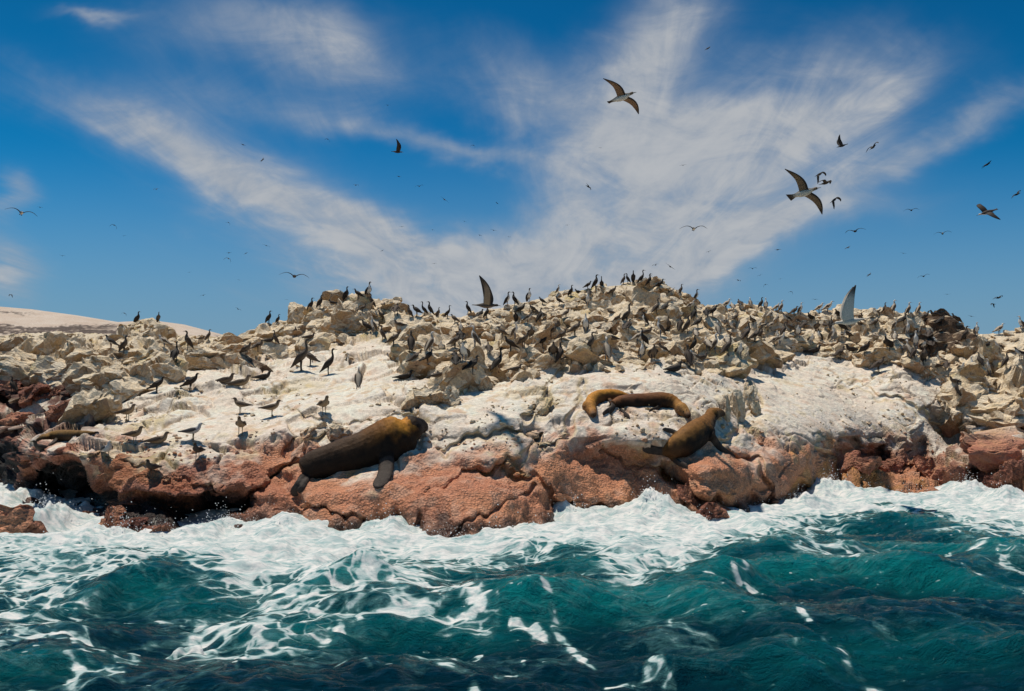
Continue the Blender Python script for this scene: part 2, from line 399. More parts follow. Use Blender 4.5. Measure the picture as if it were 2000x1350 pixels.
def build_island():
    nc, nm, nb, nbk = 1240, 330, 8, 26
    px = np.linspace(-290, 2290, nc)
    yw, yr = pline(px, WL), pline(px, RIDGE)
    wob = 6 * np.sin(px * 0.031) + 4 * np.sin(px * 0.083 + 1) + 3 * np.sin(px * 0.19 + 2)
    yw = yw + wob * 0.5
    sm1 = lambda v, n: np.convolve(np.pad(v, n, mode='edge'), np.hanning(2 * n + 1) / np.hanning(2 * n + 1).sum(), mode='valid')
    yrs, yws = sm1(yr, 70), sm1(yw, 40)
    t = np.linspace(0, 1, nm)
    keys = sorted(PROFILE)
    prof = []
    for k in keys:
        pts = sorted(PROFILE[k]); ys = np.array([p[0] for p in pts]); ds = np.array([p[1] for p in pts], float)
        w, r = np.interp(k, px, yws), np.interp(k, px, yrs)
        yy = w + (r - w) * t
        dw = float(water_D(np.array(float(k)), np.array(w)))
        ys = np.append(ys, w); ds = np.append(ds, dw)
        if 520 < k < 1450: ds = ds + 0.55 * ((ys > 860) & (ys < 962))      # the red apron leans back
        o = np.argsort(ys); prof.append(np.interp(yy, ys[o], np.log(ds[o])))
    prof = np.array(prof)
    D = np.exp(np.stack([np.interp(px, keys, prof[:, j]) for j in range(nm)]))
    dwl = water_D(px, yw)
    D = D + (dwl - D[0])[None, :] * np.exp(-t * 7)[:, None]
    for _ in range(260):                       # no kinks between the surveyed columns
        B = np.pad(D, ((0, 0), (1, 1)), mode='edge'); D = (B[:, :-2] + 2 * D + B[:, 2:]) / 4
    D = D + (dwl - D[0])[None, :] * np.exp(-t * 9)[:, None]
    D = smooth2(D, 8)
    PX = np.tile(px, (nm, 1)); PY = yws[None] + (yrs - yws)[None] * t[:, None] + (yr - yrs)[None] * t[:, None] ** 7 + (yw - yws)[None] * (1 - t[:, None]) ** 6
    slab = np.zeros_like(D)
    for (cx, cy, rx, ry, rot, amp) in HOLLOWS:
        c, s = math.cos(R(rot)), math.sin(R(rot))
        dx, dy = PX - cx, PY - cy
        p, q = (dx * c + dy * s) / rx, (-dx * s + dy * c) / ry
        r2 = p * p + q * q
        D = D + amp * np.exp(-r2 ** (1.6 if amp > 0 else 2.2))
        if amp < 0: slab = np.maximum(slab, np.exp(-r2 ** 2))
    jx = PX + 5 * np.sin(PY * 0.11) + 4 * np.sin(PX * 0.07); jy = PY + 5 * np.sin(PX * 0.09 + 1) + 3 * np.sin(PX * 0.23)
    crk = np.zeros_like(D)
    for pts, w, dep in CRACKS:
        e = np.exp(-(seg_dist(jx, jy, pts) / w) ** 2); dep = dep * (.65 if w < 6.5 else 1.0)
        crk = np.maximum(crk, e); D = D + dep * e
    G = at(PX, PY, D)
    n0 = grid_normals(smooth2_vec(G, 6))
    n0 *= np.sign(np.sum(n0 * np.array([0, -0.3, 1.0]), -1, keepdims=True) + 1e-9)
    P = G.reshape(-1, 3)
    wob2 = fbm(P, 0.5, 3, 90).reshape(PX.shape)
    wob3 = fbm(P, 2.0, 4, 95).reshape(PX.shape)
    jum = sstep(pline(px, JUMBLE)[None] - PY + 26 * wob2 + 10 * wob3, -14, 22)
    red = sstep(PY - pline(px, RED)[None] + 34 * wob2 + 30 * wob3, -34, 22)
    right = sstep(PX, 1600, 1680) * sstep(PY, 800, 850)
    leftd = sstep(-PX, -235, -180) * (1 - sstep(PY, 835, 870)) * sstep(PY, 660, 720)
    top = np.clip((PY - yr[None]) / 40.0, 0, 1)
    farf = np.clip(D / 24.0, 1, 2.2)
    rough = np.clip(jum + 0.45 * right + 0.4 * leftd, 0, 1.2)
    Pw = P + 0.22 * np.stack([perlin(P, 1.1, 201), perlin(P, 1.1, 202), perlin(P, 1.1, 203)], -1)
    f0, e0 = facets(Pw, 2.6, 10); f1, e1 = facets(Pw, 1.25, 11); f2, e2 = facets(Pw, 0.55, 12); f3, e3 = facets(Pw, 0.26, 13)
    sh = PX.shape
    f0, f1, f2, f3, e0, e1, e2, e3 = [q.reshape(sh) for q in (f0, f1, f2, f3, e0, e1, e2, e3)]
    rid = fbm(P, 0.9, 4, 31, 0.5, True).reshape(sh)
    soft = fbm(P, 0.7, 5, 41, 0.5).reshape(sh)
    lump = fbm(P, 3.0, 3, 51, 0.55).reshape(sh)
    lefty = (1 - sstep(PX, 440, 560)) + sstep(PX, 1620, 1700)
    disp = rough * (0.40 * f0 + 0.36 * f1 + 0.12 * f2 + 0.04 * f3 + 0.12 * soft - 0.06 * (1 - sstep(e1, 0, 0.12))) * (0.35 + 0.65 * top) * np.where(D > 24, 0.8, 1.15)
    disp = disp + (1 - np.clip(rough, 0, 1)) * (0.13 * soft + 0.035 * lump + (0.22 * f0 + 0.17 * f1 + 0.05 * f2 - 0.07 * (1 - sstep(e1, 0, 0.05)) - 0.10 * (1 - sstep(e0, 0, 0.04))) * (1 - red) * sstep(soft + wob2, -0.45, 0.10)) * (1 - 0.78 * slab * (1 - lefty * red))
    disp = disp + red * (1 - np.clip(rough, 0, 1)) * (0.022 * lump + 0.12 * soft + lefty * (0.12 * rid + 0.10 * f2 + 0.10 * f1))
    d3 = n0 + np.array([0, 0, 0.35]); d3 /= np.linalg.norm(d3, axis=-1, keepdims=True)
    G = G + d3 * disp[..., None]
    n1 = grid_normals(G); n1 *= np.sign(np.sum(n1 * n0, -1, keepdims=True) + 1e-9)
    # --- colours (albedo)
    P = G.reshape(-1, 3)
    nz = n1[..., 2]
    c1 = fbm(P, 0.55, 4, 61).reshape(sh); c2 = fbm(P, 2.6, 4, 71).reshape(sh)
    streak = fbm(P * np.array([1, 1, 0.12]), 6.0, 3, 81).reshape(sh)
    def col(*c): return np.array(c, float)
    def mx(a, b, f): return a + (b - a) * np.clip(f, 0, 1)[..., None]
    white = mx(col(.84, .72, .60), col(.87, .79, .70), 0.5 + c1)
    white = mx(white, col(.66, .52, .30), sstep(c2 + 0.5 * c1, 0.28, 0.62) * 0.75)
    tan = mx(col(.80, .68, .52), col(.64, .49, .31), 0.45 + c2 * 0.9 + 0.4 * c1)
    tan = mx(tan, col(.74, .63, .48), sstep(nz + 0.4 * c2, 0.72, 0.98))
    tan = mx(tan, col(.58, .43, .14), sstep(c1 * 0.8 + c2 * 0.7, 0.30, 0.55) * 0.7)
    brown = mx(col(.15, .095, .06), col(.26, .19, .14), 0.5 + streak * 0.9)
    brown = mx(brown, col(.45, .37, .27), sstep(streak, 0.22, 0.5) * 0.6)
    C = mx(white, tan, jum)
    steep = 1 - sstep(nz + 0.35 * c2, 0.30, 0.62)
    C = mx(C, brown, steep * (0.45 + 0.5 * jum))
    red2 = sstep(PY - pline(px, RED)[None] + 40 * wob2 + 44 * wob3, -85, 12)
    pinkz = np.maximum(sstep(red + 0.55 * c2, 0.05, 0.5), 0.8 * red2 * sstep(c2 + 0.6 * c1, -0.35, 0.35)) * (1 - jum)
    C = mx(C, col(.70, .48, .38), pinkz * 0.8)
    redc = mx(col(.66, .265, .145), col(.74, .34, .17), 0.5 + 0.9 * c1)
    redc = mx(redc, col(.70, .40, .27), sstep(c2, 0.05, 0.5) * 0.6)
    redc = mx(redc, col(.66, .31, .07), sstep(c1 - 0.3 * c2, 0.22, 0.5) * (0.3 + 0.3 * sstep(PX, 400, 600)))
    maroon = 1 - sstep(PX + 60 * c1, 380, 600)
    redc = mx(redc, redc * np.array([.62, .50, .52]), maroon)
    redw = sstep(PY - pline(px, RED)[None] + 40 * wob2 + 46 * wob3, -52, 46)
    redl = sstep(redw + 0.35 * c2, 0.22, 0.98)
    C = mx(C, redc, redl)
    thin = np.maximum(1 - sstep(e1, 0.01, 0.045), 1 - sstep(e0, 0.006, 0.028)) * (1 - 0.8 * slab) * sstep(c1 + wob2, -0.3, 0.2)   # dark brown joint lines
    C = mx(C, col(.20, .125, .07), thin * 0.7 * (1 - redl))
    C = mx(C, col(.58, .44, .14), sstep(c1 - c2, .34, .65) * 0.3 * (1 - redl))
    C = mx(C, col(.50, .36, .10), np.exp(-(np.abs(crk - 0.35) / 0.25) ** 2) * 0.5 * (1 - redl))
    C = mx(C, col(.11, .042, .032), leftd * sstep(c2 + c1 + 0.35, -0.3, 0.35) * 0.97)
    C = mx(C, col(.23, .10, .075), right * redl * sstep(c2, -0.3, 0.3) * 0.8 * (1 - np.exp(-(((PX - 1770) / 105) ** 4 + ((PY - 952) / 28) ** 4))))
    flatr = np.exp(-(((PX - 1770) / 105) ** 4 + ((PY - 950) / 28) ** 4))
    tide = (1 - sstep(G[..., 2] + 0.22 * c2 + 0.2 * c1, 0.05, 0.34)) * (1 - 0.9 * flatr)
    C = mx(C, col(.035, .022, .018), tide * 0.85)
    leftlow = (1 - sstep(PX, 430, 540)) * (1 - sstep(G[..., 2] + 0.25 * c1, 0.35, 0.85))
    C = mx(C, col(.06, .032, .026), leftlow * sstep(c2 * 0.8 + 0.45 - nz * 0.45, 0.0, 0.3) * 0.95)  # wet left foot, darkened further to paint in the shade under its ledges
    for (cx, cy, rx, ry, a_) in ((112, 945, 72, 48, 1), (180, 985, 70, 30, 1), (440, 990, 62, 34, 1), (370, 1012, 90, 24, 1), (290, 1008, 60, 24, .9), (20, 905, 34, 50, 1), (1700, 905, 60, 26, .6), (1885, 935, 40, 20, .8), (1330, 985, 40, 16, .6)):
        e_ = ((PX - cx) / rx) ** 2 + ((PY - cy) / ry) ** 2 + 0.7 * c2 + 0.4 * c1       # shade of the hollows painted near-black into the rock colour
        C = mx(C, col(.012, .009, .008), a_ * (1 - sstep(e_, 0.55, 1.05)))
    drip = sstep(streak + 0.5 * c2, 0.12, 0.5) * sstep(0.93 - nz, 0.0, 0.25) * (1 - redl)
    C = mx(C, col(.50, .40, .29), drip * 0.35)
    C = np.clip(C * (1 + 0.10 * wob3[..., None]), 0.005, 0.8)
    peb = np.clip(0.16 + 0.62 * redl + 0.25 * jum + 0.4 * right, 0, 0.95)
    wet = np.clip(tide + 0.3 * redl, 0, 1)
    # --- under water and down the far side
    below = np.stack([G[0] + np.array([0, -0.10 * k, -0.16 * k]) for k in range(nb, 0, -1)])
    lo = G[-1]
    back = np.stack([lo + np.array([0, 0.7 * k, -0.16 * k - 0.012 * k * k]) for k in range(1, nbk + 1)])
    back[..., 2] += 0.12 * fbm(back.reshape(-1, 3), 0.9, 3, 33).reshape(back.shape[:2])
    ext = lambda A: np.concatenate([np.repeat(A[:1], nb, 0), A, np.repeat(A[-1:], nbk, 0)], 0)
    full = np.concatenate([below, G, back], 0)
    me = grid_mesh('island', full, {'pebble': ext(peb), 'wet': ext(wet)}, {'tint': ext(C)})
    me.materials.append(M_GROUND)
    o = tag(link('island', me), 'rocky guano-covered island shore rising from the surf to a jagged ridge', None, None, 'structure')
    # ray target
    sub = full[nb:nb + nm:1]
    return o, full, jum, (PX, PY)

def smooth2_vec(G, k):
    return np.stack([smooth2(G[..., i], k) for i in range(3)], -1)

ISLAND, IGRID, JUM, (IPX, IPY) = build_island()

def make_bvh(G):
    nr, nc = G.shape[:2]
    idx = np.arange(nr * nc).reshape(nr, nc)
    q = np.stack([idx[:-1, :-1], idx[:-1, 1:], idx[1:, 1:], idx[1:, :-1]], -1).reshape(-1, 4)
    return BVHTree.FromPolygons([tuple(v) for v in G.reshape(-1, 3).tolist()], q.tolist())
BVH = make_bvh(IGRID[:-10:2, ::2])
CAMP = Vector((0, 0, CAMZ))

def hit(px, py):
    d = Vector(ray(float(px), float(py)).tolist()).normalized()
    loc, nor, i, dist = BVH.ray_cast(CAMP, d)
    return (loc, nor) if loc is not None else (None, None)

def ground_at(px, py):
    """the spot of ground seen at a photo pixel, or just below it"""
    for k in range(40):
        l, n = hit(px, py + k)
        if l is not None: return l, n
    return None, None

# ------------------------------------------------------------------ far hill behind the left shoulder
def build_hill():
    px = np.linspace(-420, 760, 300); nv = 70
    top = pline(px, [(-420, 618), (-100, 598), (0, 599), (60, 604), (150, 616), (230, 629), (300, 626), (360, 634), (440, 655), (520, 676), (760, 720)])
    t = np.linspace(0, 1, nv)
    PX = np.tile(px, (nv, 1)); base = 700.0
    PY = base + (top[None] - base) * t[:, None]
    D = 66 + 64 * t[:, None] ** 1.1 + 0 * PX
    # low cliffs: steps where the rows crowd together
    for (y0, dd) in ((652, 5.0), (640, 3.0), (614, 2.5)):
        yy = y0 + 5 * np.sin(PX * 0.02) + (PX - 200) * 0.02
        D = D - dd * (1 - sstep(PY, yy - 1.2, yy + 1.2)) * 0 + dd * (1 - sstep(PY, yy - 2, yy + 2)) 
    G = at(PX, PY, D)
    P = G.reshape(-1, 3)
    G[..., 2] += (0.35 * fbm(P, 0.12, 4, 5) + 0.12 * fbm(P, 0.8, 3, 6)).reshape(PX.shape) * (1 - t[:, None] ** 6)
    back = np.stack([G[-1] + np.array([0, 4.0 * k, -0.35 * k * k]) for k in range(1, 8)])
    full = np.concatenate([G, back], 0)
    n = grid_normals(full); nz = np.abs(n[..., 2])
    c = fbm(full.reshape(-1, 3), 0.25, 4, 8).reshape(full.shape[:2])
    c2 = fbm(full.reshape(-1, 3), 1.3, 3, 9).reshape(full.shape[:2])
    C = np.array([.60, .47, .37]) + (np.array([.66, .55, .45]) - np.array([.60, .47, .37])) * np.clip(0.5 + c + 0.6 * c2, 0, 1)[..., None]
    st = (1 - sstep(nz + 0.10 * c2, 0.12, 0.30))[..., None]
    C = C * (1 - st * 0.75) + np.array([.14, .09, .06]) * st * 0.75
    ff = np.concatenate([PY, np.repeat(PY[-1:], 7, 0)], 0); fx = np.concatenate([PX, np.repeat(PX[-1:], 7, 0)], 0)
    for (y0, x1, th) in ((640, 260, 6), (652, 470, 5), (612, 70, 2.2), (647, 230, 3)):
        yy = y0 + 4 * np.sin(fx * 0.021) + 2.0 * c2 * 3 + (fx - 150) * 0.025
        k = (1 - sstep(np.abs(ff - yy), th * .5, th)) * (1 - sstep(fx, x1 - 60, x1 + 20)) * sstep(c + c2, -.75, -.35)
        C = C * (1 - k[..., None] * .95) + np.array([.075, .048, .035]) * k[..., None] * .95
    me = grid_mesh('hill', full, {'pebble': np.full(full.shape[:2], .3), 'wet': np.zeros(full.shape[:2])}, {'tint': C})
    me.materials.append(M_GROUND)
    tag(link('hill', me), 'pale bare hill with thin dark cliff bands far behind the shore', None, None, 'structure')
build_hill()


# ------------------------------------------------------------------ the sea
FOAM_EDGE = [(-600, 1120), (0, 1118), (60, 1130), (110, 1138), (200, 1095), (270, 1085), (350, 1110), (430, 1150), (520, 1195), (620, 1190), (660, 1130), (700, 1092), (780, 1088), (850, 1100),
             (950, 1108), (1050, 1092), (1130, 1105), (1250, 1150), (1330, 1142), (1385, 1118), (1440, 1072), (1520, 1052), (1600, 1052), (1660, 1046), (1720, 1008), (1800, 1000), (1880, 1040), (1960, 1060), (2000, 1070), (2600, 1075)]
FOAM_LINES = [  # photo polyline, half width px, strength
    ([(640, 1195), (720, 1185), (800, 1180), (900, 1190), (950, 1215)], 9, .75), ([(520, 1180), (600, 1190), (680, 1180), (760, 1170), (830, 1168)], 12, .8),
    ([(700, 1215), (770, 1205), (860, 1218), (970, 1220)], 7, .7),
    ([(105, 1260), (160, 1262), (220, 1270), (280, 1268), (330, 1262), (390, 1260)], 7, .85), ([(150, 1280), (190, 1292), (205, 1300), (250, 1285), (280, 1275)], 7, .75),
    ([(130, 1345), (165, 1320), (185, 1335), (230, 1340), (240, 1320), (262, 1312)], 9, .8), ([(545, 1240), (590, 1252), (640, 1250), (660, 1230)], 7, .75),
    ([(1000, 1230), (1060, 1238), (1110, 1262), (1150, 1285), (1175, 1305), (1240, 1310), (1270, 1300), (1310, 1305)], 4, .78),
    ([(800, 1300), (850, 1310), (900, 1325), (960, 1325), (1010, 1300), (1020, 1280)], 5, .62), ([(650, 1300), (720, 1290), (780, 1260), (810, 1250)], 4, .6),
    ([(880, 1300), (905, 1290), (920, 1270), (900, 1262), (930, 1258)], 5, .65), ([(1085, 1215), (1090, 1230), (1098, 1238)], 6, .7),
    ([(0, 1290), (60, 1270), (110, 1260)], 5, .6), ([(1415, 1130), (1440, 1140), (1490, 1160), (1560, 1180), (1600, 1200)], 4, .68), ([(1390, 1115), (1430, 1125), (1440, 1150)], 5, .7),
    ([(1300, 1150), (1350, 1152)], 3, .6), ([(1360, 1160), (1400, 1168)], 3, .5), ([(1530, 1215), (1580, 1240), (1640, 1285), (1720, 1320)], 3, .55), ([(1430, 1265), (1500, 1272), (1570, 1290), (1610, 1300)], 3, .5),
    ([(1640, 1270), (1660, 1295)], 5, .65), ([(1680, 1300), (1720, 1315), (1760, 1330)], 5, .6), ([(1365, 1330), (1400, 1338), (1460, 1348)], 5, .75), ([(1850, 1090), (1900, 1095), (1940, 1095)], 4, .7),
    ([(1960, 1110), (2010, 1115)], 4, .7), ([(1890, 1132), (1960, 1145), (2020, 1150)], 3, .5), ([(1650, 1200), (1720, 1200), (1780, 1202)], 2, .45), ([(1710, 1240), (1750, 1250)], 4, .6),
    ([(455, 1340), (470, 1300), (485, 1280)], 5, .65), ([(920, 1350), (930, 1335)], 6, .65), ([(1620, 1105), (1650, 1100)], 4, .6), ([(560, 1300), (700, 1310), (730, 1325)], 3, .4),
    ([(230, 1215), (330, 1200), (420, 1210), (520, 1205)], 4, .6), ([(0, 1200), (60, 1190), (110, 1150)], 6, .7), ([(20, 1240), (90, 1225), (160, 1180)], 4, .6), ([(840, 1120), (860, 1200)], 5, .55)]
# wave crests: photo polyline of the crest foot, height m, steep half width m, gentle half width m
CREST = [([(960, 1205), (1060, 1192), (1200, 1186), (1320, 1190), (1400, 1200)], .26, .38, 1.3), ([(1370, 1155), (1440, 1135), (1520, 1115), (1620, 1110), (1760, 1120), (1900, 1140)], .26, .45, 1.2),
         ([(630, 1165), (700, 1150), (790, 1140)], .24, .40, .8), ([(-60, 1330), (40, 1318), (120, 1320)], .22, .28, .7), ([(560, 1232), (700, 1228), (860, 1232), (950, 1240)], .14, .25, .8),
         ([(1700, 1070), (1800, 1075), (1950, 1090), (2100, 1100)], .2, .4, 1.0), ([(120, 1180), (260, 1150), (420, 1180)], .14, .35, .9), ([(1500, 1290), (1700, 1260), (1950, 1250)], .12, .4, .9)]
SURGE = [(85, 1024, .40, .5), (20, 985, .2, .8), (240, 1045, .16, .7), (440, 1036, .20, .5), (760, 1040, .16, .5), (1270, 1008, .42, .55), (1625, 968, .42, .7), (1890, 968, .34, .5), (1960, 985, .28, .4), (1560, 985, .2, .6), (1120, 1015, .18, .5), (560, 1042, .14, .5)]

def mat_sea():
    m, g, b = new_mat('sea_water')
    geo = g.n.new('ShaderNodeNewGeometry'); P = geo.outputs['Position']
    x, y, z = g.sep(P)
    F = g.attr('foam'); T = g.attr('teal')
    flat = g.comb(g.m('MULTIPLY', x, 0.62), y, 0.0)
    wn = g.n.new('ShaderNodeTexNoise'); g.link(flat, wn.inputs['Vector']); wn.inputs['Scale'].default_value = 1.3; wn.inputs['Detail'].default_value = 3
    wv = g.vm('SCALE', g.vm('SUBTRACT', wn.outputs[1], (0.5, 0.5, 0.5)));
    wv.node.inputs[3].default_value = 1.0
    q = g.vm('ADD', flat, wv)
    e1 = g.vor(q, 1.7, 'DISTANCE_TO_EDGE'); e2 = g.vor(q, 4.6, 'DISTANCE_TO_EDGE')
    nA = g.noise(q, 2.6, 7, 0.68, 0.6); nB = g.noise(flat, 11.0, 5, 0.65)
    nS = g.noise(g.comb(g.m('MULTIPLY', x, 0.9), g.m('MULTIPLY', y, 2.6), 0.0), 3.0, 7, 0.68, 0.8)     # wind-drawn streaks
    lace = g.m('ADD', g.m('MULTIPLY', g.ss(e1, 0.0, 0.10, 1.0, 0.0), 0.60), g.m('MULTIPLY', g.ss(e2, 0.0, 0.12, 1.0, 0.0), 0.45))
    val = g.m('ADD', g.m('MULTIPLY', F, 1.0), g.m('MULTIPLY', g.m('MULTIPLY', lace, g.ss(F, 0.02, 0.4, 0.0, 1.0)), 0.85))
    val = g.m('ADD', val, g.m('MULTIPLY', g.m('SUBTRACT', nA, 0.5), 1.0))
    val = g.m('ADD', val, g.m('MULTIPLY', g.m('SUBTRACT', nS, 0.5), 1.0))
    val = g.m('ADD', val, g.m('MULTIPLY', g.m('SUBTRACT', nB, 0.5), 0.45))
    speck = g.m('MULTIPLY', g.ss(g.vor(g.comb(g.m('ADD', g.m('MULTIPLY', x, 0.5), g.m('MULTIPLY', y, 0.35)), g.m('MULTIPLY', y, 1.3), 0.0), 11.0), 0.30, 0.12), g.ss(nA, 0.50, 0.64))
    val = g.m('MAXIMUM', val, g.m('MULTIPLY', speck, 0.9))
    foam = g.ss(val, 0.55, 0.80)
    thin = g.ss(val, 0.15, 0.80, 0.0, 0.75)
    deep = g.mix(g.noise(flat, 0.5, 3), (.0010, .017, .030, 1), (.0013, .036, .064, 1))
    teal = g.mix(T, deep, (.005, .23, .235, 1))
    milky = g.mix(thin, teal, (.14, .36, .35, 1))
    g.link(milky, b.inputs['Base Color'])
    b.inputs['Roughness'].default_value = 0.07; b.inputs['IOR'].default_value = 1.333
    h = g.m('ADD', g.m('MULTIPLY', g.noise(flat, 6.5, 8, 0.72, 0.4), 1.0), g.m('MULTIPLY', nS, 0.8))
    g.link(g.bump(h, 0.95, 0.16), b.inputs['Normal'])
    d = g.n.new('ShaderNodeBsdfPrincipled'); d.inputs['Roughness'].default_value = 0.85; d.inputs['Specular IOR Level'].default_value = 0.2
    fc = g.mix(g.ss(nS, 0.36, 0.60), (.36, .46, .46, 1), (.74, .72, .69, 1))
    fc = g.mix(g.ss(nB, 0.25, 0.55), (.52, .58, .57, 1), fc)
    fc = g.mix(g.ss(val, 0.62, 1.10), (.30, .44, .44, 1), fc)
    g.link(fc, d.inputs['Base Color'])
    hf = g.m('ADD', g.m('MULTIPLY', nA, 1.2), g.m('MULTIPLY', nB, 0.6))
    g.link(g.bump(hf, 0.45, 0.10), d.inputs['Normal'])
    mx = g.n.new('ShaderNodeMixShader'); g.link(foam, mx.inputs[0]); g.l.new(b.outputs[0], mx.inputs[1]); g.l.new(d.outputs[0], mx.inputs[2])
    g.l.new(mx.outputs[0], g.n['Material Output'].inputs[0])
    return m
M_SEA = mat_sea()

def build_sea():
    nc, nr = 1250, 420
    px = np.linspace(-420, 2420, nc)
    # rows evenly spread over the picture, from under the bow to beneath the rocks
    py = np.concatenate([np.linspace(1440, 990, 330), np.linspace(988, 905, nr - 330)])
    PX, PY = np.meshgrid(px, py)
    D = water_D(PX, PY)
    G = at(PX, PY, D)
    X, Y = G[..., 0], G[..., 1]
    P = np.stack([X, Y, 0 * X], -1).reshape(-1, 3)
    sh = X.shape
    w1 = fbm(P, 0.22, 3, 301).reshape(sh); w2 = fbm(P * np.array([.6, 1, 1]), 0.9, 4, 305).reshape(sh); w3 = fbm(P * np.array([.55, 1, 1]), 3.2, 3, 311, .55).reshape(sh)
    Z = 0.16 * w1 + 0.19 * w2 + 0.060 * w3
    Z += 0.07 * np.sin(1.5 * Y + 0.45 * X + 2.0 * w1) + 0.04 * np.sin(2.9 * Y - 0.9 * X + 2.5 * w2)
    teal = np.zeros(sh)
    for pts, hgt, st, ge in CREST:
        q = np.array([[p[0], p[1]] for p in pts], float)
        W = at(q[:, 0], q[:, 1], water_D(q[:, 0], q[:, 1]))
        cy = np.interp(X, W[:, 0], W[:, 1])
        env = sstep(X, W[0, 0] - 1.0, W[0, 0] + 0.5) * (1 - sstep(X, W[-1, 0] - 0.5, W[-1, 0] + 1.0))
        dy = Y - cy + 0.35 * w2
        prof = np.where(dy < 0, np.exp(-(dy / st) ** 2), np.exp(-(dy / ge) ** 2)) * env
        Z += hgt * prof
        teal += 1.0 * np.exp(-((dy + 0.25 * st) / (1.15 * st)) ** 2) * env * (hgt / .26)
    edge = PY - pline(px, FOAM_EDGE)[None]
    ylo = pline(px, WL)[None]; span_ = np.clip((pline(px, FOAM_EDGE)[None] - PY) / np.maximum(pline(px, FOAM_EDGE)[None] - ylo, 30), 0, 1)
    F = (0.52 + 0.42 * sstep(span_ + 0.25 * w2, 0.05, 0.75)) * (1 - 0.9 * sstep(edge + 34 * w2 + 22 * w3, -40, 44))
    lvl = pline(px, [(-400, .44), (0, .44), (500, .40), (800, .36), (960, .28), (1050, .26), (1200, .20), (1500, .22), (1800, .24), (2400, .24)])
    gate = fbm(P * np.array([.7, 1.2, 1]), 0.45, 3, 351).reshape(sh)
    F = np.maximum(F, np.clip(lvl[None] * (0.92 + 1.1 * gate) + 0.10 * w1, 0, .6) * np.exp(-np.clip(edge, 0, 999) / 260.0))
    jx = PX + 22 * w2 + 14 * w3; jy = PY + 14 * w2 + 9 * w3
    pn = fbm(P * np.array([.8, 1.3, 1]), 2.2, 4, 335, .6).reshape(sh)
    patchy = np.clip(np.where(PX > 1000, .54, .72) + 0.85 * pn, 0, .95)
    for pts, w, stg in FOAM_LINES:
        F = np.maximum(F, patchy * stg * np.exp(-(seg_dist(jx, jy, pts) / (w * 1.7)) ** 2))
    open_ = 0.86 + 0.14 * w1
    for (cx, cy, rx, ry, a) in ((715, 1125, 60, 20, .75), (900, 1120, 60, 10, .6), (985, 1080, 40, 9, .5), (1120, 1082, 45, 8, .5), (1480, 1110, 90, 26, .8), (1560, 1055, 60, 8, .6), (1720, 1035, 110, 26, .75), (1900, 1060, 70, 14, .5), (330, 1120, 90, 18, .5), (1590, 1015, 60, 9, .5), (1000, 1125, 60, 10, .6)):
        F = F * (1 - a * np.exp(-(((PX - cx) / rx) ** 2 + ((PY - cy) / ry) ** 2) ** 1.5))
    near = np.exp(-np.clip(edge, 0, 999) / 70.0)
    teal = np.clip(teal * 0.75 + 0.28 * near + 0.35 * sstep(w2 + 0.5 * w1, 0.05, 0.5) * np.exp(-np.clip(edge, 0, 999) / 200.0) + 0.02, 0, 1)
    # churned foam stands proud of the water
    churn = sstep(F, 0.55, 0.95)
    lump = fbm(P, 1.3, 5, 321, .55).reshape(sh)
    Z = Z * (1 - 0.35 * churn) + churn * (0.05 + 0.10 * lump + 0.02 * w3)
    for (sx, sy, hh, rad) in SURGE:
        D0 = float(water_D(np.array(float(sx)), np.array(float(sy)))); p0 = at(sx, sy, D0)
        rr = np.hypot(X - p0[0], (Y - p0[1]) * 0.8)
        k = np.exp(-(rr / rad) ** 2)
        Z += hh * k * (0.85 + 0.6 * lump + 0.25 * w3); F = np.maximum(F, 1.1 * np.exp(-(rr / (rad * 1.3)) ** 2))
    fade = sstep(PX, -420, -250) * (1 - sstep(PX, 2250, 2420)) * sstep(Y, Y[0].mean(), Y[0].mean() + 0.7)
    G[..., 2] = Z * fade - 0.30 * (1 - fade)
    me = grid_mesh('sea', G, {'foam': F * fade, 'teal': teal})
    me.materials.append(M_SEA)
    o = tag(link('sea', me), 'dark teal sea breaking into white foam against the rocks', None, None, 'structure')
    bm = bmesh.new(); bm.from_mesh(me)
    vs = [bm.verts.new(v) for v in ((-9000, -9000, -.45), (9000, -9000, -.45), (9000, 9000, -.45), (-9000, 9000, -.45))]
    bm.faces.new(vs); bm.to_mesh(me); bm.free()
    return o, G, F
SEA, SGRID, SFOAM = build_sea()

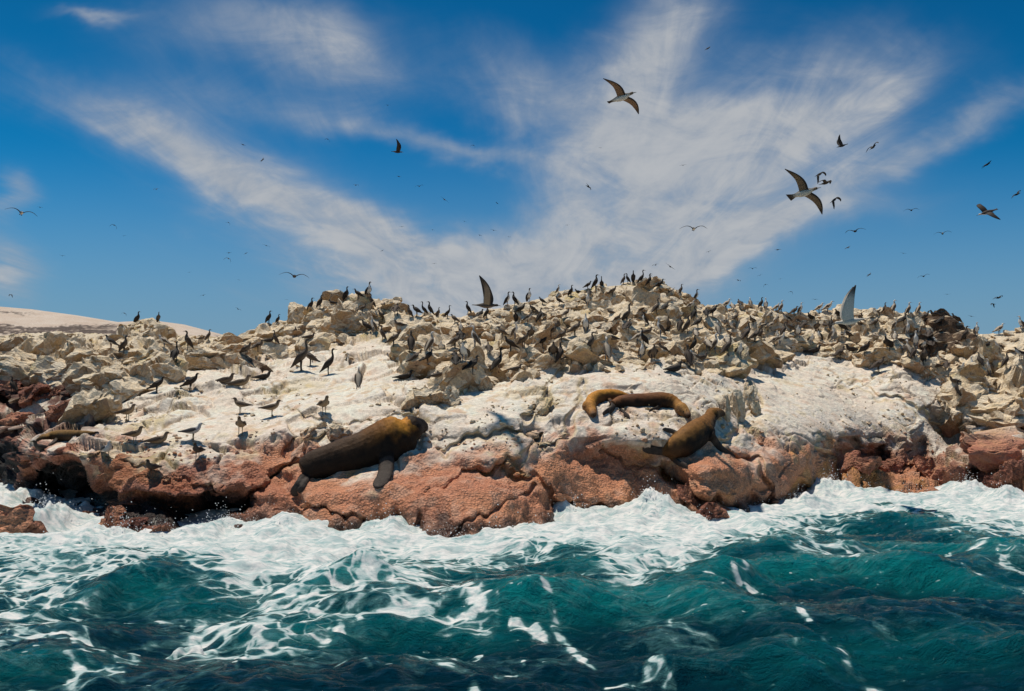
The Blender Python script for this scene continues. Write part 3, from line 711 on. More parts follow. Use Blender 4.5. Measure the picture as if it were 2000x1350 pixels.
def build_spray():
    """flung drops where the swell hits the rock"""
    rng = np.random.default_rng(4)
    V0 = np.array([(1, 0, 0), (-1, 0, 0), (0, 1, 0), (0, -1, 0), (0, 0, 1), (0, 0, -1)], float)
    F0 = np.array([(0, 2, 4), (2, 1, 4), (1, 3, 4), (3, 0, 4), (2, 0, 5), (1, 2, 5), (3, 1, 5), (0, 3, 5)])
    VV, FF, off = [], [], 0
    for (sx, sy, hh, rad) in SURGE:
        p0 = at(sx, sy, float(water_D(np.array(float(sx)), np.array(float(sy)))))
        for _ in range(int(900 * hh)):
            r = abs(rng.normal(0, rad * .8)); th = rng.uniform(0, 6.28)
            z = hh * math.exp(-(r / rad) ** 2) * rng.uniform(.4, 1.1) + rng.exponential(.10)
            s = .006 + .010 * rng.random() ** 3
            VV.append(V0 * s + p0 + np.array([r * math.cos(th), r * math.sin(th), z])); FF.append(F0 + off); off += 6
    xs = np.linspace(-40, 2040, 900)
    for x in xs:
        y = float(pline(x, WL)); p0 = at(x, y, float(water_D(np.array(x), np.array(y))))
        for _ in range(2):
            s = .005 + .010 * rng.random() ** 3
            VV.append(V0 * s + p0 + np.array([rng.normal(0, .1), -.1 + rng.normal(0, .15), .05 + rng.exponential(.07)])); FF.append(F0 + off); off += 6
    me = bpy.data.meshes.new('sea_spray'); me.from_pydata(np.concatenate(VV).tolist(), [], np.concatenate(FF).tolist())
    m, g, b = new_mat('spray_drops'); b.inputs['Base Color'].default_value = (.75, .77, .77, 1); b.inputs['Roughness'].default_value = .3
    me.materials.append(m)
    tag(link('sea_spray', me), 'white spray drops flung up where waves hit the rocks', 'spray', None, 'stuff')
build_spray()


# ------------------------------------------------------------------ loose rocks
def mat_loose_rock(red=False, dark=False):
    m, g, b = new_mat('shore_rock' if red else 'bare_rock' if dark else 'loose_rock')
    geo = g.n.new('ShaderNodeNewGeometry'); P = geo.outputs['Position']; N = geo.outputs['Normal']
    nx, ny, nz = g.sep(N); x, y, z = g.sep(P)
    big = g.noise(P, 0.7, 3); mid = g.noise(P, 3.2, 5, 0.6); fine = g.noise(P, 17.0, 5, 0.65)
    st = g.noise(g.comb(g.m('MULTIPLY', x, 7.0), g.m('MULTIPLY', y, 7.0), g.m('MULTIPLY', z, 0.7)), 1.0, 4, 0.6)
    bare = g.mix(g.ss(big, 0.35, 0.65), (.44, .27, .15, 1), (.62, .43, .23, 1))
    bare = g.mix(g.ss(mid, 0.4, 0.7), bare, (.40, .28, .20, 1))
    bare = g.mix(g.ss(st, 0.54, 0.70, 0, .75), bare, (.66, .54, .39, 1))
    top = g.mix(g.ss(mid, 0.35, 0.65), (.86, .73, .55, 1), (.78, .61, .40, 1))
    top = g.mix(g.ss(big, 0.58, 0.72, 0, .6), top, (.66, .49, .17, 1))
    k = g.m('ADD', nz, g.m('MULTIPLY', g.m('SUBTRACT', mid, 0.5), 1.1))
    if dark: bare = g.mix(g.ss(mid, 0.35, 0.65), (.10, .062, .04, 1), (.20, .125, .075, 1))       # no guano but on the very top
    c = g.mix(g.ss(k, 0.55, 1.1) if dark else g.ss(k, -0.40, 0.25), bare, top)
    low = 1.0 if red else g.ss(z, 1.2, 2.0, 1.0, 0.0)                 # the red shore rock carries no guano
    redc = g.mix(g.ss(mid, 0.35, 0.65), (.44, .18, .115, 1), (.58, .28, .16, 1))
    c = g.mix(low, c, redc)
    peb = g.vor(P, 19.0)
    if red: redc = c = g.mix(g.ss(big, 0.3, 0.7), (.14, .05, .036, 1), redc)
    f = g.ss(fine, 0.25, 0.75, 0.78, 1.16)
    g.link(g.vm('MULTIPLY', c, g.comb(f, f, f)), b.inputs['Base Color'])
    b.inputs['Roughness'].default_value = 0.9; b.inputs['Specular IOR Level'].default_value = 0.3
    g.link(g.bump(g.m('SUBTRACT', g.m('ADD', g.m('MULTIPLY', mid, 1.5), fine), g.m('MULTIPLY', peb, 0.9 if red else 0.3)), 0.9, 0.07), b.inputs['Normal'])
    return m
M_ROCK, M_ROCKR, M_ROCKD = mat_loose_rock(), mat_loose_rock(True), mat_loose_rock(False, True)

def rock_arrays(rng, sub, cuts, squash):
    bm = bmesh.new(); bmesh.ops.create_icosphere(bm, subdivisions=sub, radius=1.0)
    V = np.array([v.co[:] for v in bm.verts]); Fc = np.array([[v.index for v in f.verts] for f in bm.faces]); bm.free()
    for _ in range(cuts):
        n = rng.normal(size=3); n /= np.linalg.norm(n); off = rng.uniform(.30, .72)
        dd = V @ n; V = V - np.where(dd > off, dd - off, 0)[:, None] * n
    V = V * np.array(squash)
    V = V + (0.10 if sub > 2 else .06) * np.stack([fbm(V + 5 * i, 2.2, 2, int(rng.integers(1, 900))) for i in range(3)], -1)
    if sub > 3:
        n_ = V / (np.linalg.norm(V, axis=1, keepdims=True) + 1e-6); f_, e_ = facets(V, .42, int(rng.integers(1, 99))); g_, h_ = facets(V, .17, int(rng.integers(1, 99)))
        V = V + n_ * (0.16 * f_ + 0.05 * g_ - 0.05 * (1 - sstep(e_, 0, .15)))[:, None]
    s = V.max(0) - V.min(0); V = (V - (V.max(0) + V.min(0)) / 2) / s.max()
    return V, Fc

def tri_mesh(name, V, Fc, mat, smooth=False):
    me = bpy.data.meshes.new(name); me.from_pydata(V.tolist(), [], Fc.tolist()); me.materials.append(mat)
    if smooth: me.polygons.foreach_set('use_smooth', np.ones(len(me.polygons), bool))
    me.update()
    return me

def build_rocks():
    rng = np.random.default_rng(21)
    kinds = []
    for k in range(10):
        V, Fc = rock_arrays(rng, 4, 9 + k % 4, (1, .62 + .05 * (k % 5), .5 + .06 * (k % 6)))
        kinds.append(tri_mesh('rock', V, Fc, M_ROCK))
    reds = []
    for k in kinds[:6]:
        r_ = k.copy(); r_.materials.clear(); r_.materials.append(M_ROCKR); r_.name = 'rock'; reds.append(r_)
    darks = []
    for k in kinds[:6]:
        r_ = k.copy(); r_.materials.clear(); r_.materials.append(M_ROCKD); r_.name = 'rock'; darks.append(r_)
    slabs = []
    for k in range(4):
        V, Fc = rock_arrays(rng, 3, 12, (1, .55, .20 + .05 * k)); slabs.append(tri_mesh('slab', V, Fc, M_ROCK))
    place = [  # boulders one can pick out: photo col, row, width px, height px, turn, slab?
        (283, 690, 70, 58, 10, 0), (122, 672, 48, 32, 40, 0), (60, 682, 58, 40, 70, 0), (107, 724, 70, 36, 20, 0), (26, 710, 64, 44, 0, 0), (234, 752, 36, 66, 80, 0), (172, 790, 76, 72, 30, 0),
        (208, 800, 34, 80, 0, 0), (275, 732, 44, 44, 50, 0), (158, 740, 54, 40, 110, 0), (283, 646, 70, 40, 10, 0), (312, 650, 46, 34, 60, 0), (360, 676, 34, 38, 0, 0), (437, 674, 40, 22, 30, 0),
        (60, 770, 70, 40, 15, 0), (120, 800, 60, 36, 45, 0), (30, 820, 60, 34, 80, 0), (20, 760, 56, 36, 10, 0), (95, 770, 40, 26, 100, 0),
        (717, 622, 34, 46, 0, 0), (650, 622, 60, 50, 20, 0), (690, 600, 60, 36, 60, 0), (750, 606, 60, 40, 10, 0), (610, 630, 44, 34, 0, 0), (570, 645, 40, 30, 0, 0), (540, 690, 54, 42, 30, 0), (545, 650, 34, 26, 90, 0),
        (780, 630, 44, 34, 60, 0), (680, 645, 50, 30, 10, 0), (640, 660, 40, 26, 0, 0), (590, 665, 44, 26, 20, 0), (500, 712, 70, 16, -35, 1), (815, 706, 66, 56, 20, 0), (905, 712, 84, 78, 10, 0), (860, 696, 60, 44, 60, 0),
        (862, 752, 42, 46, 20, 0), (828, 776, 70, 42, 5, 0), (884, 776, 32, 44, 60, 0), (946, 752, 28, 34, 0, 0), (922, 752, 30, 26, 40, 0), (592, 884, 62, 46, 20, 0), (662, 846, 56, 30, 0, 0), (600, 846, 34, 22, 10, 0), (625, 832, 24, 16, 0, 0),
        (1055, 656, 44, 48, 20, 0), (1100, 678, 46, 32, 0, 0), (1079, 618, 30, 24, 0, 0), (1227, 680, 56, 28, 0, 0), (1380, 682, 46, 36, 40, 0), (1448, 634, 60, 48, 0, 0), (1010, 704, 96, 48, 0, 0), (1295, 634, 44, 32, 0, 0),
        (1435, 700, 46, 66, 70, 0), (1350, 640, 40, 36, 0, 0), (1250, 600, 50, 34, 20, 0), (1180, 600, 50, 34, 0, 0), (1120, 600, 46, 30, 30, 0), (1310, 590, 40, 26, 0, 0), (1030, 630, 44, 30, 0, 0), (985, 640, 50, 36, 30, 0), (940, 650, 44, 40, 0, 0),
        (1437, 792, 34, 60, 80, 0), (1462, 775, 24, 50, 80, 0), (1418, 800, 18, 56, 80, 0), (1060, 796, 28, 46, 60, 0), (1475, 800, 22, 34, 20, 0),
        (1514, 704, 46, 32, 0, 0), (1840, 655, 90, 66, 20, 0), (1870, 672, 60, 50, 60, 0), (1810, 640, 50, 46, 0, 0), (1828, 672, 60, 44, 30, 0), (1858, 645, 54, 44, 80, 0), (1800, 668, 40, 36, 10, 0), (1880, 668, 44, 40, 0, 0), (1838, 628, 50, 30, 0, 0), (1706, 646, 54, 54, 40, 0), (1760, 636, 50, 40, 0, 0), (1625, 634, 66, 34, 0, 0), (1852, 732, 76, 52, 10, 0), (1905, 728, 56, 54, 70, 0),
        (1985, 756, 60, 80, 0, 0), (1960, 802, 100, 18, 4, 1), (1955, 824, 110, 20, -6, 1), (1966, 846, 116, 20, 2, 1), (1955, 880, 124, 64, 10, 0), (1856, 932, 66, 46, 0, 0), (1740, 912, 44, 30, 0, 0), (1700, 905, 40, 30, 40, 0),
        (1660, 905, 50, 40, 10, 0), (1810, 915, 40, 44, 60, 0), (1925, 925, 60, 34, 0, 0), (1985, 920, 50, 44, 20, 0), (1960, 950, 70, 40, 0, 0), (1900, 790, 50, 60, 60, 0), (1870, 800, 44, 40, 0, 0),
        (24, 1030, 90, 70, 0, 0), (210, 1010, 50, 48, 0, 0), (180, 1012, 60, 30, 30, 0), (250, 1030, 60, 34, 20, 0), (300, 1040, 50, 30, 0, 0), (1560, 960, 40, 44, 0, 0), (1345, 965, 30, 40, 0, 0), (1375, 1005, 70, 44, 20, 0)]
    out = []
    def put(me, loc, scale, rot):
        o = bpy.data.objects.new('rock' if me.name.startswith('rock') else 'slab', me); COL.objects.link(o); o.parent = ISLAND
        o.location = loc; o.scale = scale; o.rotation_euler = rot; out.append(o)
    for i, (px, py, w, h, turn, slab) in enumerate(place):
        low = py > 1000 and not slab
        loc, nor = ground_at(px, py + h * 0.30)
        if px == 24: loc = Vector(at(24, 1045, float(water_D(np.array(24.), np.array(1045.)))).tolist())
        if loc is None: continue
        mpp = loc.y / FPX
        W, Hh = w * mpp * 1.28, h * mpp * 1.28
        me = slabs[i % 4] if slab else darks[i % 6] if (1790 < px < 1885 and py < 680) else (reds[i % 6] if (py > 900 or (px < 150 and py > 735)) else kinds[i % 10])
        bb = np.array([v.co[:] for v in me.vertices]); ext = bb.max(0) - bb.min(0)
        sc = (W / ext[0], min(W, max(Hh, .5 * W)) / ext[1] * (1.0 if not slab else .8), Hh / ext[2])
        if slab and px == 500: me = me.copy(); me.name = 'slab'; me.materials.clear(); me.materials.append(M_ROCKD)
        if slab: put(me, loc + Vector((0, .05, Hh * .25)), sc, (0, R(-turn), R(rng.uniform(-20, 20))))
        else: put(me, loc + Vector((0, 0.12 * W, Hh * .14)), sc, (R(rng.uniform(-8, 8)), R(rng.uniform(-12, 12)), R(rng.uniform(-25, 25))))
    # the rest of the broken ridge: the larger blocks one by one, the small rubble as one part
    cand = []
    jl = JUMBLE
    tries = 0
    while len(cand) < 2300 and tries < 20000:
        tries += 1
        px = rng.uniform(-120, 2120); lo, hi = pline(px, RIDGE), pline(px, jl) + 12
        py = lo + 2 + (hi - lo) * rng.uniform(0, 1) ** 1.15
        if 690 < px < 800 and 655 < py < 760: continue
        if 1130 < px < 1420 and py > 745: continue
        if 560 < px < 850 and py > 790: continue
        l, n = hit(px, py)
        if l is None or l.z < 1.0: continue
        if px < 200 and py > 752: continue
        if 300 < px < 520 and py > 690 and rng.random() < .6: continue
        s = 0.22 * (1 + rng.pareto(1.3)); s = min(s, 1.9)
        if py < lo + 16: s = min(s, .55)            # nothing large on the skyline
        cand.append((s / l.y * FPX * (1 if -20 < px < 2020 else .3), s, l, n, px, py))
    cand.sort(key=lambda c: -c[0])
    nbig = 296 - len(out)
    for k, (spx, s, l, n, px, py) in enumerate(cand[:nbig]):
        me = kinds[int(rng.integers(0, 10))] if not (1785 < px < 1895 and 612 < py < 695) else darks[int(rng.integers(0, 6))]
        s *= 1.0
        put(me, l + Vector((0, 0, s * .0)), (s, s * rng.uniform(.8, 1.3), s * rng.uniform(.75, 1.25)), (R(rng.uniform(-30, 30)), R(rng.uniform(-30, 30)), R(rng.uniform(0, 360))))
    small = []
    for k in range(6):
        small.append(rock_arrays(rng, 2, 8, (1, .7, .5 + .08 * (k % 3))))
    VV, FF, off = [], [], 0
    rest = [(s, l) for (_, s, l, n, px, py) in cand[nbig:]]
    # pebbles lying about on the white slabs
    cnt = 0
    while cnt < 900:
        px = rng.uniform(200, 1860); hi = pline(px, RED) - 6; lo = pline(px, JUMBLE)
        py = rng.uniform(lo, hi)
        l, n = hit(px, py)
        if l is None: cnt += 1; continue
        if perlin(np.array([[l.x, l.y, 0.0]]), 0.6, 77)[0] < 0.02: cnt += 0.25; continue
        rest.append((min(.16, 0.05 * (1 + rng.pareto(2.5))), l)); cnt += 1
    for (s, l) in rest:
        V, Fc = small[int(rng.integers(0, 6))]
        M = np.array(Matrix.Rotation(rng.uniform(0, 6.28), 3, 'Z') @ Matrix.Rotation(rng.uniform(-.6, .6), 3, 'X') @ Matrix.Rotation(rng.uniform(-.6, .6), 3, 'Y'))
        s = min(s, .6)
        VV.append((V * s * np.array([1, 1, rng.uniform(.8, 1.4)])) @ M.T + np.array(l[:]) + np.array([0, 0, s * .1])); FF.append(Fc + off); off += len(V)
    me = tri_mesh('rubble', np.concatenate(VV), np.concatenate(FF), M_ROCK)
    o = link('rubble', me, ISLAND); o['kind'] = 'stuff'
    return out
ROCKS = build_rocks()


# ------------------------------------------------------------------ bodies grown along a spine
def crom(pts, n):
    """Catmull-Rom through rows of pts"""
    P = np.array(pts, float); m = len(P)
    Q = np.vstack([2 * P[0] - P[1], P, 2 * P[-1] - P[-2]])
    out = []
    for u in np.linspace(0, m - 1 - 1e-6, n):
        i = int(u); f = u - i
        a, b, c, d = Q[i], Q[i + 1], Q[i + 2], Q[i + 3]
        out.append(0.5 * (2 * b + (c - a) * f + (2 * a - 5 * b + 4 * c - d) * f * f + (3 * b - a - 3 * c + d) * f ** 3))
    return np.array(out)

def loft(C, ra, rb, side, seg):
    """tube of elliptical rings: ra along 'side', rb across it"""
    C = np.array(C, float); T = np.gradient(C, axis=0); T /= np.linalg.norm(T, axis=1, keepdims=True) + 1e-9
    side = np.array(side, float); side = side if side.ndim == 2 else np.tile(side, (len(C), 1))
    Sx = side - T * np.sum(side * T, 1, keepdims=True); Sx /= np.linalg.norm(Sx, axis=1, keepdims=True) + 1e-9
    U = np.cross(Sx, T)
    th = np.linspace(0, 2 * math.pi, seg, endpoint=False)
    V = (C[:, None] + Sx[:, None] * (np.cos(th)[None, :, None] * np.array(ra)[:, None, None]) + U[:, None] * (np.sin(th)[None, :, None] * np.array(rb)[:, None, None])).reshape(-1, 3)
    F = []
    n = len(C)
    for i in range(n - 1):
        for k in range(seg):
            k2 = (k + 1) % seg
            F.append((i * seg + k, i * seg + k2, (i + 1) * seg + k2, (i + 1) * seg + k))
    F.append(tuple(range(seg))[::-1]); F.append(tuple((n - 1) * seg + k for k in range(seg)))
    return V, F

def join(parts):
    VV, FF, off = [], [], 0
    for V, F in parts:
        VV.append(V); FF += [tuple(i + off for i in f) for f in F]; off += len(V)
    return np.concatenate(VV), FF

# ------------------------------------------------------------------ sea lions
def mat_fur():
    m, g, b = new_mat('sea_lion_fur')
    geo = g.n.new('ShaderNodeNewGeometry'); P = geo.outputs['Position']
    n = g.noise(P, 60.0, 4, 0.6); n2 = g.noise(P, 9.0, 4, 0.6)
    f = g.m('MULTIPLY', g.ss(n, 0.3, 0.7, 0.72, 1.25), g.ss(n2, 0.3, 0.7, 0.8, 1.18))
    g.link(g.vm('MULTIPLY', g.attr('tint', 0), g.comb(f, f, f)), b.inputs['Base Color'])
    b.inputs['Roughness'].default_value = 0.6; b.inputs['Specular IOR Level'].default_value = 0.14
    g.link(g.bump(g.m('ADD', n, g.m('MULTIPLY', n2, 1.2)), 0.5, 0.02), b.inputs['Normal'])
    return m
M_FUR = mat_fur()
def mat_plain(name, c, rough=.4):
    m, g, b = new_mat(name); geo = g.n.new('ShaderNodeNewGeometry')
    k = g.ss(g.noise(geo.outputs['Position'], 25.0, 3), .3, .7, .8, 1.2)
    g.link(g.vm('MULTIPLY', c, g.comb(k, k, k)), b.inputs['Base Color']); b.inputs['Roughness'].default_value = rough
    return m
M_EYE = mat_plain('dark_eye', (.012, .009, .008), .12)

def lie(spine, k, headk=.85, nhead=4):
    """photo points with radius px -> places resting on the rock"""
    out = []
    for q, (px, py, r) in enumerate(spine):
        d = Vector(ray(float(px), float(py)).tolist()); d /= d.y
        l, n = ground_at(px, py)
        Dh = l.y
        rm = r * Dh / FPX
        kk = headk if q >= len(spine) - nhead else k
        s = Dh - 4.0
        while s < Dh + 0.2:
            if BVH.find_nearest(CAMP + d * s)[3] < rm * kk: break
            s += 0.03
        out.append((px, py, min(s, Dh), r))
    o = np.array(out); x = np.arange(len(o))
    co = np.polyfit(x, o[:, 2], 3 if len(o) > 8 else 2); o[:, 2] = 0.3 * o[:, 2] + 0.7 * np.polyval(co, x)
    W = at(o[:, 0], o[:, 1], o[:, 2]); rad = o[:, 3] * o[:, 2] / FPX
    return np.concatenate([W, rad[:, None]], 1)

def sea_lion(label, spine, flippers, cols, head, eyes=(), k=0.25, flat=.82, voxel=0.018, bulges=(), ears=()):
    """spine: photo col, row, radius px from hips to neck; head: skull, snout, nose in the same terms"""
    S0 = lie(list(spine) + list(head), k, nhead=len(head))
    nb_ = len(spine)
    B0, H0 = S0[:nb_ + 1].copy(), S0[nb_:]
    B0[-1, 3] *= .8
    C = crom(B0, 60)
    u = np.linspace(0, 1, 60)
    fold = 1 + .022 * np.sin(u * 95) * sstep(u, .55, .8)                   # rolls of fat on the neck
    side = np.array([0, 1.0, 0.25])
    parts = [loft(C[:, :3], np.maximum(C[:, 3] * flat * fold, .012), np.maximum(C[:, 3] * fold, .012), side, 26)]
    hd = H0[-1, :3] - H0[0, :3]; hd /= np.linalg.norm(hd)
    r0 = H0[0, 3]
    hs = np.vstack([np.append(H0[0, :3] - hd * r0 * .95, r0 * .35), np.append(H0[0, :3] - hd * r0 * .5, r0 * .86), H0[0] * np.array([1, 1, 1, 1.02]), H0[1], H0[2], np.append(H0[2, :3] + hd * H0[2, 3] * .6, H0[2, 3] * .55)])
    HC = crom(hs, 22)
    parts.append(loft(HC[:, :3], np.maximum(HC[:, 3] * .95, .008), np.maximum(HC[:, 3], .008), side, 18))
    mpp0 = S0[:, 1].mean() / FPX
    for (px, py, r, dz) in bulges:          # shoulder and hip
        j = int(np.argmin(np.hypot(np.array([s[0] for s in spine]) - px, np.array([s[1] for s in spine]) - py)))
        p = at(px, py, S0[j, 1] - dz)
        t = np.linspace(-.98, .98, 9); parts.append(loft(p + np.stack([t * r * mpp0 * .9, 0 * t, t * r * mpp0 * .35], -1), np.sqrt(1 - t * t) * r * mpp0 * .7, np.sqrt(1 - t * t) * r * mpp0, side, 14))
    for (px, py, r) in ears:
        p = at(px, py, H0[0, 1] - H0[0, 3] * .75); t = np.linspace(0, 1, 5)
        parts.append(loft(p + np.stack([-t * r * mpp0 * 1.6, 0 * t, -t * r * mpp0 * .5], -1), (1 - t * .7) * r * mpp0 * .5, (1 - t * .7) * r * mpp0 * .6, side, 8))
    flp = []
    for (pts, w0, w1, th) in flippers:
        f = []
        for i, (px, py, dd) in enumerate(pts):
            l, n = ground_at(px, py)
            j = int(np.argmin(np.hypot(np.array([s[0] for s in spine]) - px, np.array([s[1] for s in spine]) - py)))
            base = S0[j, 1]
            Dp = base - S0[j, 3] * 0.55 if i == 0 else min(l.y - 0.04, base + 0.3)
            f.append(np.append(at(px, py, Dp - dd), 0))
        f = crom(f, 20)
        mpp = f[:, 1].mean() / FPX
        v = np.linspace(0, 1, 20)
        wid = (w0 + (w1 - w0) * v ** .8) * mpp * np.where(v > .8, np.sqrt(np.clip(1 - ((v - .8) / .21) ** 2, .04, 1)), 1)
        T = np.gradient(f[:, :3], axis=0)
        sd = np.cross(T.mean(0), np.array([0, 1.0, 0.3]))
        parts.append(loft(f[:, :3], wid, np.full(20, th * mpp) * (1.3 - .85 * v), sd, 14)); flp.append(f[:, :3])
    V, F = join(parts)
    me = bpy.data.meshes.new('raw'); me.from_pydata(V.tolist(), [], F); me.update()
    bm = bmesh.new(); bm.from_mesh(me); bmesh.ops.recalc_face_normals(bm, faces=bm.faces); bm.to_mesh(me); bm.free()
    tmp = link('tmp', me)
    md = tmp.modifiers.new('r', 'REMESH'); md.mode = 'VOXEL'; md.voxel_size = voxel
    sm = tmp.modifiers.new('s', 'SMOOTH'); sm.iterations = 3; sm.factor = .5
    dg = bpy.context.evaluated_depsgraph_get()
    body = bpy.data.meshes.new_from_object(tmp.evaluated_get(dg))
    bpy.data.objects.remove(tmp)
    nv = len(body.vertices); co = np.zeros(nv * 3, np.float32); body.vertices.foreach_get('co', co); co = co.reshape(-1, 3)
    nrm = np.zeros(nv * 3, np.float32); body.vertices.foreach_get('normal', nrm); nrm = nrm.reshape(-1, 3)
    co = co + nrm * (voxel * (.55 * fbm(co, 5.0, 3, 17) + .25 * fbm(co, 16.0, 2, 18)))[:, None]
    body.vertices.foreach_set('co', co.reshape(-1).astype(np.float32))
    # colour along the body: 0 at the hips, 1 at the neck, 1..2 over the head
    A = np.concatenate([crom(B0, 150), crom(hs[1:], 60)], 0); au = np.concatenate([np.linspace(0, 1, 150), np.linspace(1, 2, 60)])
    d = np.full(nv, 9.0); j = np.zeros(nv, int)
    for q in range(len(A)):
        dq = np.linalg.norm(co - A[q, :3], axis=1) / (A[q, 3] + .05); m_ = dq < d; d[m_] = dq[m_]; j[m_] = q
    uu = au[j] + .03 * perlin(co, 7.0, 5)
    nr = co - A[j, :3]; upw = nr[:, 2] / (np.linalg.norm(nr, axis=1) + 1e-6)
    cu = np.array([c[0] for c in cols])
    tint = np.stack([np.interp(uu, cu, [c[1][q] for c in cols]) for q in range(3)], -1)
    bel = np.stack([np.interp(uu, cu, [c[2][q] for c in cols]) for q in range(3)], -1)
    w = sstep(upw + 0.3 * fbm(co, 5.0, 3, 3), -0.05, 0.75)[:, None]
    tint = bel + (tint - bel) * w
    dist = np.linalg.norm(nr, axis=1)
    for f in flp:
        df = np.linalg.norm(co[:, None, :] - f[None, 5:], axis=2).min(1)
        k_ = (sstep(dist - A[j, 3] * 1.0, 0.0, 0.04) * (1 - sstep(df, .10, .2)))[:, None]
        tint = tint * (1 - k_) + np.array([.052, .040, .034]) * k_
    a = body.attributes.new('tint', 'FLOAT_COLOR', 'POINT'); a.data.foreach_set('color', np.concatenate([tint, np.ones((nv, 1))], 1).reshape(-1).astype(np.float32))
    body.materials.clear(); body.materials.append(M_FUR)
    body.polygons.foreach_set('use_smooth', np.ones(len(body.polygons), bool))
    body.name = 'sea_lion'
    base = Vector((float(co[:, 0].mean()), float(co[:, 1].mean()), float(co[:, 2].min())))
    body.transform(Matrix.Translation(-base))
    o = link('sea_lion', body); o.location = base
    tag(o, label, 'sea lion', 'sea lions resting on the rocks')
    tri = BVHTree.FromPolygons([v.co[:] for v in body.vertices], [p.vertices[:] for p in body.polygons])
    for (px, py, r) in eyes:      # on the near side of the head
        dd = Vector(ray(float(px), float(py)).tolist()).normalized()
        l, n, i, t = tri.ray_cast(CAMP - base, dd)
        if l is None: continue
        bm = bmesh.new(); bmesh.ops.create_uvsphere(bm, u_segments=10, v_segments=8, radius=r * .0105)
        em = bpy.data.meshes.new('eye'); bm.to_mesh(em); bm.free(); em.materials.append(M_EYE)
        e = link('eye', em, o); e.location = l
    return o

BRN, DRK = (.15, .066, .026), (.022, .013, .009)
sea_lion('huge dark bull sea lion with golden neck sprawled on the red rock',
         [(592, 921, 21), (612, 911, 30), (645, 903, 35), (680, 892, 38), (712, 881, 39), (742, 869, 43), (768, 858, 45), (788, 849, 39)],
         [([(594, 930, 0), (584, 948, 0), (573, 969, 0)], 8, 11, 5), ([(602, 932, 0), (592, 950, 0), (584, 964, 0)], 6, 8, 4), ([(752, 876, 0), (755, 908, .10), (750, 930, .05), (736, 953, 0)], 16, 15, 6)],
         [(0, (.050, .030, .018), DRK), (.3, (.062, .034, .019), (.014, .009, .006)), (.5, (.085, .042, .018), (.014, .009, .006)), (.70, (.20, .08, .015), (.014, .009, .006)), (.82, (.50, .215, .03), (.02, .012, .007)), (1.0, (.44, .185, .03), (.03, .017, .009)), (1.13, (.06, .03, .012), DRK), (1.25, (.014, .010, .008), DRK), (2, (.010, .008, .007), DRK)],
         [(803, 838, 26), (817, 833, 17), (828, 834, 11)], [(814, 827, 1.6)], voxel=.017, bulges=[(757, 878, 30, .12), (612, 915, 24, .08)], ears=[(802, 822, 4)])
sea_lion('brown sea lion stretched out asleep, head drooping right, upper of the pair',
         [(1196, 791, 9), (1212, 788, 15), (1236, 787, 18), (1262, 785, 17), (1288, 783, 17.5), (1306, 784, 16), (1320, 790, 12.5)],
         [([(1206, 790, 0), (1192, 800, 0), (1177, 810, 0)], 5, 6, 3), ([(1208, 796, 0), (1218, 806, 0), (1229, 816, 0)], 4, 5, 3), ([(1290, 790, 0), (1284, 798, .04), (1268, 803, .02)], 6, 5, 3)],
         [(0, (.22, .09, .035), DRK), (.3, (.15, .058, .026), DRK), (.65, (.20, .08, .024), (.026, .014, .009)), (.85, (.36, .16, .035), (.10, .05, .02)), (1, (.42, .20, .05), (.16, .08, .03)), (1.45, (.42, .21, .06), (.22, .11, .045)), (1.7, (.16, .085, .045), (.07, .04, .024)), (2, (.02, .015, .012), (.02, .015, .012))],
         [(1331, 799, 13), (1340, 807, 9), (1345, 812, 6)], [(1335, 804, 1.3), (1341, 801, 1.2)], voxel=.012, bulges=[(1290, 788, 13, .04), (1214, 789, 12, .03)], ears=[(1326, 803, 3)])
sea_lion('golden sea lion curled with its head down, behind its brown neighbour',
         [(1226, 778, 8), (1208, 774, 12), (1190, 773, 13), (1172, 775, 14), (1158, 782, 14)],
         [([(1190, 780, 0), (1198, 792, .05), (1190, 807, 0)], 6, 5, 3)],
         [(0, (.48, .20, .03), BRN), (.5, (.58, .25, .04), BRN), (1, (.54, .24, .045), (.20, .09, .03)), (1.5, (.44, .20, .05), (.24, .11, .04)), (1.75, (.18, .09, .04), (.10, .055, .03)), (2, (.03, .02, .015), DRK)],
         [(1151, 794, 14), (1156, 804, 10), (1159, 810, 7)], [(1150, 801, 1.3), (1162, 801, 1.3)], voxel=.012, bulges=[(1184, 777, 11, .03)], ears=[(1141, 793, 3)])
sea_lion('upright sea lion propped on its fore flippers with raised head, facing away right',
         [(1304, 885, 11), (1314, 879, 19), (1330, 869, 26), (1350, 855, 28), (1368, 842, 26), (1380, 828, 18.5)],
         [([(1384, 850, 0), (1396, 866, .06), (1412, 881, .04), (1436, 894, 0)], 13, 6, 5), ([(1314, 884, 0), (1288, 881, .05), (1255, 876, 0)], 8, 9, 4), ([(1308, 890, 0), (1322, 902, .05), (1343, 912, 0)], 6, 6, 4), ([(1332, 856, 0), (1314, 843, .05), (1294, 838, 0)], 5, 5, 3)],
         [(0, (.33, .16, .045), (.14, .065, .02)), (.22, (.34, .16, .04), (.09, .04, .016)), (.4, (.23, .105, .03), (.012, .008, .006)), (.9, (.21, .095, .026), (.012, .008, .006)), (1.3, (.25, .115, .03), (.03, .018, .01)), (1.7, (.16, .075, .025), (.03, .02, .012)), (2, (.02, .015, .012), (.02, .015, .012))],
         [(1391, 810, 13.5), (1402, 806, 9.5), (1411, 808, 6)], [(1401, 804, 1.3)], voxel=.012, bulges=[(1318, 876, 17, .07), (1378, 846, 20, .04)], ears=[(1387, 804, 3.4)])
